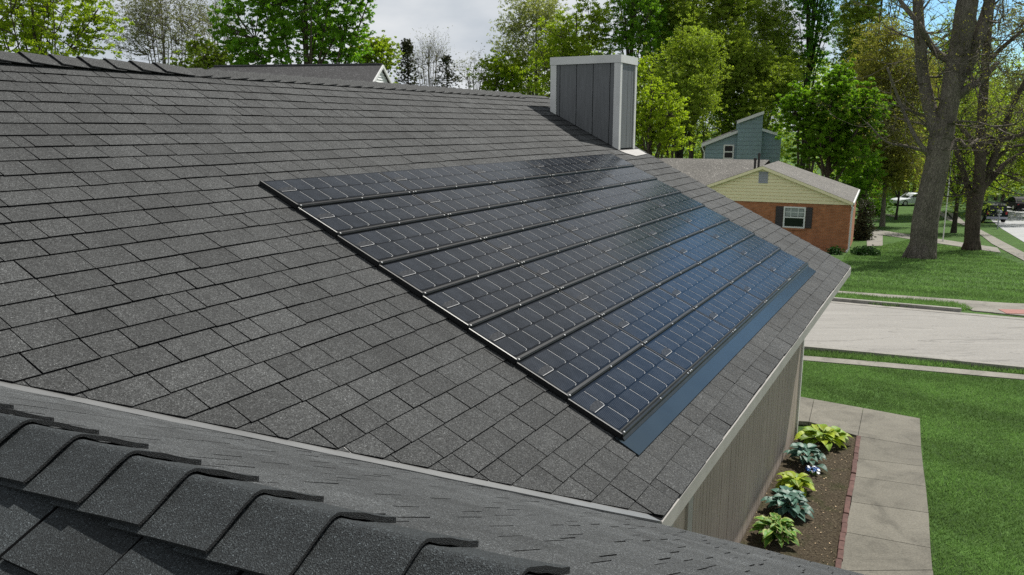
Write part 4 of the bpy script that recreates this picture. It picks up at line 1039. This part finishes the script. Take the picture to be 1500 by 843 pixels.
yr = mb.build('roof', M_FARSH, yh)
mb = MB()
for sgn, xe in ((1, ex), (-1, lx)):
    mb.prism([V3(yx, -.27, yz - .012), V3(xe, -.27, ez - .012), V3(xe, -.27, ez - .15), V3(yx, -.27, yz - .16)], (0, .03, 0))
mb.build('rake_board', M_YEL, yh)
mb = MB(); mb.box((ex - .06, -.2, ez - .13), (ex + .06, rl + .25, ez - .02)); mb.build('gutter', M_WHITE, yh)
wx0, wz1 = YP.pt(1148.5, 302.5); wx1, wz0 = YP.pt(1178.5, 335)
win = MB(); f_ = .075
for a, b in (((wx0, wz0), (wx0 + f_, wz1)), ((wx1 - f_, wz0), (wx1, wz1)), ((wx0 + f_, wz1 - f_), (wx1 - f_, wz1)), ((wx0 + f_, wz0), (wx1 - f_, wz0 + f_)), ((wx0 + f_, (wz0 + wz1) / 2 - .03), (wx1 - f_, (wz0 + wz1) / 2 + .03))):
    win.box((a[0], -.06, a[1]), (b[0], .03, b[1]))
for i in (1, 2):
    q = wx0 + (wx1 - wx0) * i / 3; win.box((q - .014, -.03, (wz0 + wz1) / 2 + .031), (q + .014, -.012, wz1 - f_ - .001))
q = wz0 + (wz1 - wz0) * .74; win.box((wx0 + f_ + .001, -.029, q - .014), (wx1 - f_ - .001, -.0125, q + .014))
wo = win.build('window', M_WHITE, yh); mb = MB(); mb.box((wx0 + .07, -.010, wz0 + .07), (wx1 - .07, -.004, wz1 - .07)); mb.build('pane', M_DGL, wo)
mb = MB(); mb.box((wx0 + .10, -.014, (wz0 + wz1) / 2 + .06), (wx1 - .10, -.0105, wz1 - .1)); mb.build('blind', M_BLIND, wo)
mb = MB(); mb.box((wx0 - .08, -.07, wz0 - .09), (wx1 + .08, -.002, wz0 - .003)); mb.build('window_sill', M_BRWALL, yh)
for a, b in ((YP.pt(1136.5, 310)[0], wx0 - .02), (wx1 + .02, YP.pt(1190.5, 310)[0])):
    mb = MB(); mb.box((a, -.04, wz0 + .02), (b, -.002, wz1)); n = 12
    for i in range(n): z = wz0 + .08 + (wz1 - wz0 - .14) * i / n; mb.prism([V3(a + .04, -.042, z), V3(a + .04, -.055, z + .01), V3(a + .04, -.042, z + .06)], (b - a - .08, 0, 0))
    mb.build('shutter', M_SHUT, yh)
vx0, vz1 = YP.pt(1111.5, 250); vx1, vz0 = YP.pt(1125.5, 270)
mb = MB(); mb.box((vx0, -.05, vz0), (vx1, -.02, vz1))
for i in range(7): z = vz0 + .05 + (vz1 - vz0 - .08) * i / 7; mb.prism([V3(vx0 + .03, -.051, z), V3(vx0 + .03, -.085, z - .01), V3(vx0 + .03, -.051, z + .07)], (vx1 - vx0 - .06, 0, 0))
mb.build('gable_vent', M_VENT, yh)
mb = MB(); mb.tube([V3(ex - .02, -.12, ez - .12), V3(ex - .05, -.12, ez - .2), V3(.09, -.10, sz - .12), V3(.06, -.10, sz - .3), V3(.06, -.10, .2), V3(-.02, -.22, .08), V3(-.02, -.34, .06)], [.045] * 7, 8); mb.build('downspout', M_WHITE, yh)
for px, h in ((1099, .55), (1104.5, .75)):
    bx = YP.pt(px, 244)[0]; zb = yz - abs(yx - bx) * sl; mb = MB(); mb.tube([V3(bx, 1.6, zb - .05), V3(bx, 1.6, zb + h)], [.06, .06], 8); mb.tube([V3(bx, 1.6, zb + h * .8), V3(bx, 1.6, zb + h * .8 + .06)], [.085, .085], 8); mb.build('vent_pipe', M_SHUT, yr)
# the cross wing: a lower roof running left behind the gable
wzr = yz + .05
mb = MB(); yw = 6.2
mb.poly([V3(yx - .5, yw, wzr), V3(yx - 11, yw, wzr), V3(yx - 11, yw - 4.6, wzr - 1.8), V3(yx - 1.6, yw - 4.6, wzr - 1.8)][::-1]); mb.poly([V3(yx - .5, yw, wzr), V3(yx - 11, yw, wzr), V3(yx - 11, yw + 4, wzr - 1.6), V3(yx - .5, yw + 4, wzr - 1.6)]); mb.build('roof', M_FARSH, yh)
mb = MB(); mb.box((yx - 10.8, yw - 4.2, -.5), (xlw, yw + 3.6, wzr - 1.85)); mb.build('wall', M_BRWALL, yh)

# blue house
BO = pd(1031, 262, 62); BO.z = ground_z(BO.x, BO.y); BP = Plane(BO, R_(14))
bh = empty('blue_house', None, 'blue sided two storey house with a shed roofed tower', 'house', M=BP.M)
x1_, _ = BP.pt(1082, 190); zL = BP.pt(1028, 209)[1]; zR = BP.pt(1082, 190.5)[1]; z0 = -.5
tx0 = BP.pt(1081.5, 180)[0]; tx1 = BP.pt(1117.5, 165)[0]; tzl = BP.pt(1081, 176.5)[1]; tzr = BP.pt(1117.5, 163.5)[1]
rx1 = BP.pt(1146, 200)[0]
mb = MB(); poly = [(0, z0), (x1_, z0), (x1_, zR - .12), (0, zL - .12)]
mb.prism([V3(p[0], .02, p[1]) for p in poly], (0, 7, 0)); laps(mb, poly, .0, .32, 0, 6, .02); bw = mb.build('wall', M_BLUE, bh)
mb = MB(); poly = [(tx0, z0), (tx1, z0), (tx1, tzr - .12), (tx0, tzl - .12)]
mb.prism([V3(p[0], -.55, p[1]) for p in poly], (0, 5.5, 0)); laps(mb, poly, -.57, .32, 0, 7, .02); mb.build('tower', M_BLUE, bh)
mb = MB(); rzl = BP.pt(1117, 188)[1]; rzr = BP.pt(1146, 197)[1]; poly = [(tx1, z0), (rx1, z0), (rx1, rzr - .1), (tx1, rzl - .1)]
mb.prism([V3(p[0], .9, p[1]) for p in poly], (0, 5, 0)); laps(mb, poly, .88, .32, 0, 8, .02); mb.build('wall', M_BLUE, bh)
def shed(xa, za, xb, zb, y0, y1, ov=.3):
    sl_ = (zb - za) / (xb - xa); mb = MB(); mb.prism([V3(xa - ov, y0, za - sl_ * ov), V3(xb + .05, y0, zb + sl_ * .05), V3(xb + .05, y0, zb + sl_ * .05 - .22), V3(xa - ov, y0, za - sl_ * ov - .22)], (0, .06, 0)); mb.build('fascia', M_WHITE, bh)
    mb = MB(); mb.prism([V3(xa - ov, y0 + .061, za - sl_ * ov - .002), V3(xb + .05, y0 + .061, zb + sl_ * .05 - .002), V3(xb + .05, y0 + .061, zb - .1), V3(xa - ov, y0 + .061, za - sl_ * ov - .1)], (0, y1 - y0, 0)); mb.build('roof', M_DARKSH, bh)
shed(0, zL, x1_ - .03, zR, -.3, 7.2); shed(tx0, tzl, tx1, tzr, -.85, 5, .12)
sl_ = (rzr - rzl) / (rx1 - tx1); mb = MB(); mb.prism([V3(tx1 + .02, .6, rzl), V3(rx1, .6, rzr), V3(rx1, .6, rzr - .2), V3(tx1 + .02, .6, rzl - .2)], (0, 5, 0)); mb.build('roof', M_WHITE, bh)
bx0, bz1 = BP.pt(1060, 212); bx1, bz0 = BP.pt(1074.5, 233.5); mb = MB(); f_ = .11
for a, b in (((bx0, bz0), (bx0 + f_, bz1)), ((bx1 - f_, bz0), (bx1, bz1)), ((bx0 + f_, bz1 - f_), (bx1 - f_, bz1)), ((bx0 + f_, bz0), (bx1 - f_, bz0 + f_)), ((bx0 + f_, (bz0 + bz1) / 2 - .05), (bx1 - f_, (bz0 + bz1) / 2 + .05))): mb.box((a[0], -.07, a[1]), (b[0], .0, b[1]))
wo = mb.build('window', M_WHITE, bh); mb = MB(); mb.box((bx0 + .08, -.035, bz0 + .08), (bx1 - .08, -.026, bz1 - .08)); mb.build('pane', M_DGL, wo)
mb = MB(); mb.tube([V3(-.28, -.2, zL - .3), V3(-.05, -.06, zL - .75), V3(-.05, -.06, 0)], [.05] * 3, 6); mb.build('downspout', M_WHITE, bh)

# charcoal roofed house beyond the ridge, white louvred gable
LO = pd(558, 95, 30); LP_ = Plane(Vector((LO.x, LO.y, ground_z(LO.x, LO.y))), 0)
rdir = Vector((math.cos(R_(8.5)), -math.sin(R_(8.5)), 0)); sdir = Vector((math.sin(R_(8.5)), math.cos(R_(8.5)), 0))
lhM = frame(Vector((LO.x, LO.y, ground_z(LO.x, LO.y))), rdir, sdir, Z_); zt_ = LO.z - ground_z(LO.x, LO.y)
lh = empty('gabled_house', None, 'house with a charcoal shingle roof and a white gable seen over the ridge', 'house', M=lhM)
ll = 7.2; hw2 = 3.6; dz = hw2 * .55
mb = MB()
mb.prism([V3(.05, -hw2 - .2, zt_ - dz - .11), V3(.05, 0, zt_), V3(.05, 0, zt_ - .1), V3(.05, -hw2 - .2, zt_ - dz - .21)], (-ll + .6, 0, 0)); mb.prism([V3(.05, hw2 + .2, zt_ - dz - .11), V3(.05, 0, zt_), V3(.05, 0, zt_ - .1), V3(.05, hw2 + .2, zt_ - dz - .21)], (-ll + .6, 0, 0))
mb.poly([V3(-ll + .65, 0, zt_), V3(-ll + .65, -hw2 - .2, zt_ - dz - .11), V3(-ll - 2.2, -hw2 - .2, zt_ - dz - .11)]); mb.poly([V3(-ll + .65, 0, zt_), V3(-ll - 2.2, -hw2 - .2, zt_ - dz - .11), V3(-ll - 2.2, hw2 + .2, zt_ - dz - .11), V3(-ll + .65, hw2 + .2, zt_ - dz - .11)])
mb.build('roof', M_DARKSH, lh)
mb = MB(); mb.tube([V3(.05, 0, zt_ + .01), V3(-ll + .65, 0, zt_ + .01)], [.05, .05], 6); mb.build('ridge', M_DARKSH, lh)
mb = MB(); gp_ = [(-hw2, zt_ - dz - .15), (hw2, zt_ - dz - .15), (0, zt_ - .14)]
n = 20
for i in range(n):
    za, zb = zt_ - dz - .15 + (dz) * i / n, zt_ - dz - .15 + dz * (i + 1) / n
    P = clip(clip(gp_, 0, 1, za), 0, -1, -zb)
    if len(P) > 2:
        mb.poly([V3(-.03 + .03 * (1 - (p[1] - za) / (zb - za)), p[0], p[1]) for p in P]); lo = [p[0] for p in P if abs(p[1] - za) < 1e-6]
        if len(lo) > 1: mb.poly([V3(.0, min(lo), za), V3(.0, max(lo), za), V3(-.06, max(lo), za), V3(-.06, min(lo), za)])
mb.build('gable_siding', M_WHITE, lh)
mb = MB()
for s in (-1, 1): mb.prism([V3(.052, 0, zt_ - .01), V3(.052, s * (hw2 + .2), zt_ - dz - .12), V3(.052, s * (hw2 + .2), zt_ - dz - .24), V3(.052, 0, zt_ - .11)], (.05, 0, 0))
mb.build('rake_board', M_WHITE, lh)
mb = MB(); mb.box((-ll, -hw2 + .1, -.3), (-.12, hw2 - .1, zt_ - dz - .16)); mb.build('wall', M_WHITE, lh)

# ------------------------------------------------------------------ vehicles, posts
def m_paint(name, col, met=.3):
    t = NT(name); return t.set(col, .5, met, .04)
M_SILV = m_paint('silver_paint', (.55, .58, .62)); M_DKGR = m_paint('dark_green_paint', (.012, .022, .021), 0); M_BLK = m_paint('black_paint', (.02, .02, .022), .2)
t = NT('tyre_rubber'); M_TYRE = t.set((.015, .015, .016), .9); t = NT('alloy'); M_RIM = t.set((.45, .46, .47), .35, .7)
t = NT('tail_red'); M_TAIL = t.set((.35, .02, .02), .3); t = NT('headlamp'); M_HEAD = t.set((.7, .72, .75), .2); t = NT('plate_white'); M_PLATE = t.set((.6, .6, .58), .5)
def vehicle(name, label, loc, heading, L_, Wd, H_, body, cabin, mat, suv):
    # x forward; profiles in fractions of length/height
    o = empty(name, None, label, 'car', 'cars parked up the street', M=frame(loc, Vector((math.cos(heading), math.sin(heading), 0)), Vector((-math.sin(heading), math.cos(heading), 0)), Z_))
    def loft(prof, insets, nm, mt, parent):
        mb = MB(); n = len(prof); st = []
        cx_ = sum(p[0] for p in prof) / n; cz_ = sum(p[1] for p in prof) / n
        for yy, s in insets: st.append([V3(((p[0] - cx_) * s + cx_) * L_, yy * Wd / 2, ((p[1] - cz_) * s + cz_) * H_) for p in prof])
        for a, b in zip(st[:-1], st[1:]):
            for i in range(n): j = (i + 1) % n; mb.poly([a[i], a[j], b[j], b[i]])
        mb.poly(st[0][::-1]); mb.poly(st[-1]); return mb.build(nm, mt, parent)
    b = loft(body, [(-1, .95), (-.97, .985), (-.85, 1), (.85, 1), (.97, .985), (1, .95)], 'body', mat, o)
    c = loft(cabin, [(-.9, .90), (-.84, .97), (-.7, 1), (.7, 1), (.84, .97), (.9, .90)], 'cabin', mat, o)
    mb = MB()
    n = len(cabin); cx_ = sum(p[0] for p in cabin) / n; cz_ = sum(p[1] for p in cabin) / n
    for s in (-1, 1):                                    # side glass, just proud of the cabin sides
        P = [V3(((p[0]-cx_)*.80+cx_)*L_, s*(.905*Wd/2), ((p[1]-cz_)*.68+cz_+.012)*H_) for p in cabin]
        mid = (P[0].x + P[1].x) / 2
        mb.prism(P, (0, s * .006, 0))
    for i in range(n):                                   # windscreen and rear glass
        p, q = cabin[i], cabin[(i + 1) % n]
        if abs(q[1] - p[1]) > .12:
            d = Vector((q[0]-p[0], 0, q[1]-p[1])); a = V3((p[0]+.14*(q[0]-p[0]))*L_, 0, (p[1]+.2*(q[1]-p[1]))*H_); e = V3((p[0]+.86*(q[0]-p[0]))*L_, 0, (p[1]+.86*(q[1]-p[1]))*H_)
            ox = .012 if (p[0]+q[0])/2 > cx_ else -.012
            mb.prism([a + V3(ox, -.36*Wd, .004), a + V3(ox, .36*Wd, .004), e + V3(ox, .34*Wd, .004), e + V3(ox, -.34*Wd, .004)], (ox * .5, 0, .003))
    mb.build('glass', M_DGL, c)
    wr = .34 if not suv else .37
    for fx in (.19, .80):
        for s in (-1, 1):
            mb = MB(); mb.tube([V3(0, -.11, 0), V3(0, -.10, 0), V3(0, .10, 0), V3(0, .11, 0)], [wr*.9, wr, wr, wr*.9], 20); w_ = mb.build('wheel', M_TYRE, o, Matrix.Translation((fx*L_, s*(Wd/2-.10), wr)))
            mb = MB(); mb.tube([V3(0, s*.105, 0), V3(0, s*.118, 0)], [wr*.66, wr*.62], 16); mb.build('rim', M_RIM, w_)
    for s in (-1, 1):
        mb = MB(); mb.box((-.012, s*.80*Wd/2-.08, H_*.46), (.03, s*.80*Wd/2+.08, H_*(.60 if suv else .54))); mb.build('taillight', M_TAIL, o)
        mb = MB(); mb.box((L_-.06, s*.72*Wd/2-.14, H_*.40), (L_+.008, s*.72*Wd/2+.14, H_*.48)); mb.build('headlight', M_HEAD, o)
        mb = MB(); mb.box((L_*.62, s*(Wd/2+.07)-.07, H_*.57), (L_*.66, s*(Wd/2+.07)+.07, H_*.66)); mb.build('mirror', mat, o)
    mb = MB(); mb.box((-.07, -.46*Wd, H_*.22), (-.005, .46*Wd, H_*.34)); mb.build('bumper', M_VENT if suv else mat, o)
    mb = MB(); mb.box((-.02, -.16 - .2, H_*.42), (-.008, .16 - .2, H_*.48)); mb.build('number_plate', M_PLATE, o)
    if suv:
        mb = MB()
        for s in (-1, 1): mb.box((L_*.1, s*.36*Wd-.02, H_*.985), (L_*.6, s*.36*Wd+.02, H_*1.01))
        mb.build('roof_rack', M_BLK, c)
sedan_b = [(0, .24), (0, .52), (.02, .60), (.16, .64), (.66, .62), (.90, .55), (.985, .46), (1, .36), (.99, .20), (.02, .18)]
sedan_c = [(.10, .62), (.24, .93), (.32, 1.0), (.50, 1.0), (.56, .97), (.72, .61)]
suv_b = [(0, .26), (0, .54), (.01, .60), (.70, .60), (.94, .55), (1, .48), (1, .24), (.02, .2)]
suv_c = [(.005, .59), (.05, .92), (.10, 1.0), (.54, 1.0), (.60, .96), (.72, .59)]
p = gp(1310, 301.5); vehicle('parked_car', 'silver sedan parked beyond the big grey trunk', V3(p.x + 4.5, p.y + 1.0, ground_z(p.x, p.y)), math.pi + .18, 4.6, 1.8, 1.46, sedan_b, sedan_c, M_SILV, False)
p = gp(1459, 327.5); d = Vector((.22, 1, 0)).normalized(); vehicle('parked_car', 'dark green sport utility vehicle seen from behind at the kerb', V3(p.x, p.y, ground_z(p.x, p.y) + .01), math.atan2(d.y, d.x), 4.6, 1.92, 1.78, suv_b, suv_c, M_DKGR, True)
p = gp(1501, 310); vehicle('parked_car', 'black car cut off by the right edge of the photo', V3(p.x, p.y, ground_z(p.x, p.y) + .01), math.atan2(d.y, d.x), 4.5, 1.8, 1.5, sedan_b, sedan_c, M_BLK, False)
p = gp(1381, 354.5); o = empty('marker_pole', p, 'thin white pole leaning on the lawn between the two big trees', 'pole')
q = pd(1391, 262, p.y) - p; mb = MB(); mb.tube([V3(0, 0, -.1), q * .5, q], [.035, .033, .03], 8); mb.build('shaft', M_WHITE, o); mb = MB(); mb.tube([q, q * 1.9], [.012, .01], 5); mb.build('cable', M_VENT, o)
p = gp(1461, 336); o = empty('mailbox', p, 'grey mailbox on a post at the kerb behind the dark green car', 'mailbox')
mb = MB(); mb.tube([V3(0, 0, -.1), V3(0, 0, 1.35)], [.05, .05], 8); mb.build('post', M_VENT, o); mb = MB(); mb.prism([V3(-.09, -.22, 1.3), V3(.09, -.22, 1.3), V3(.09, -.22, 1.42), V3(.06, -.22, 1.49), V3(-.06, -.22, 1.49), V3(-.09, -.22, 1.42)], (0, .44, 0)); mb.build('box', M_VENT, o)
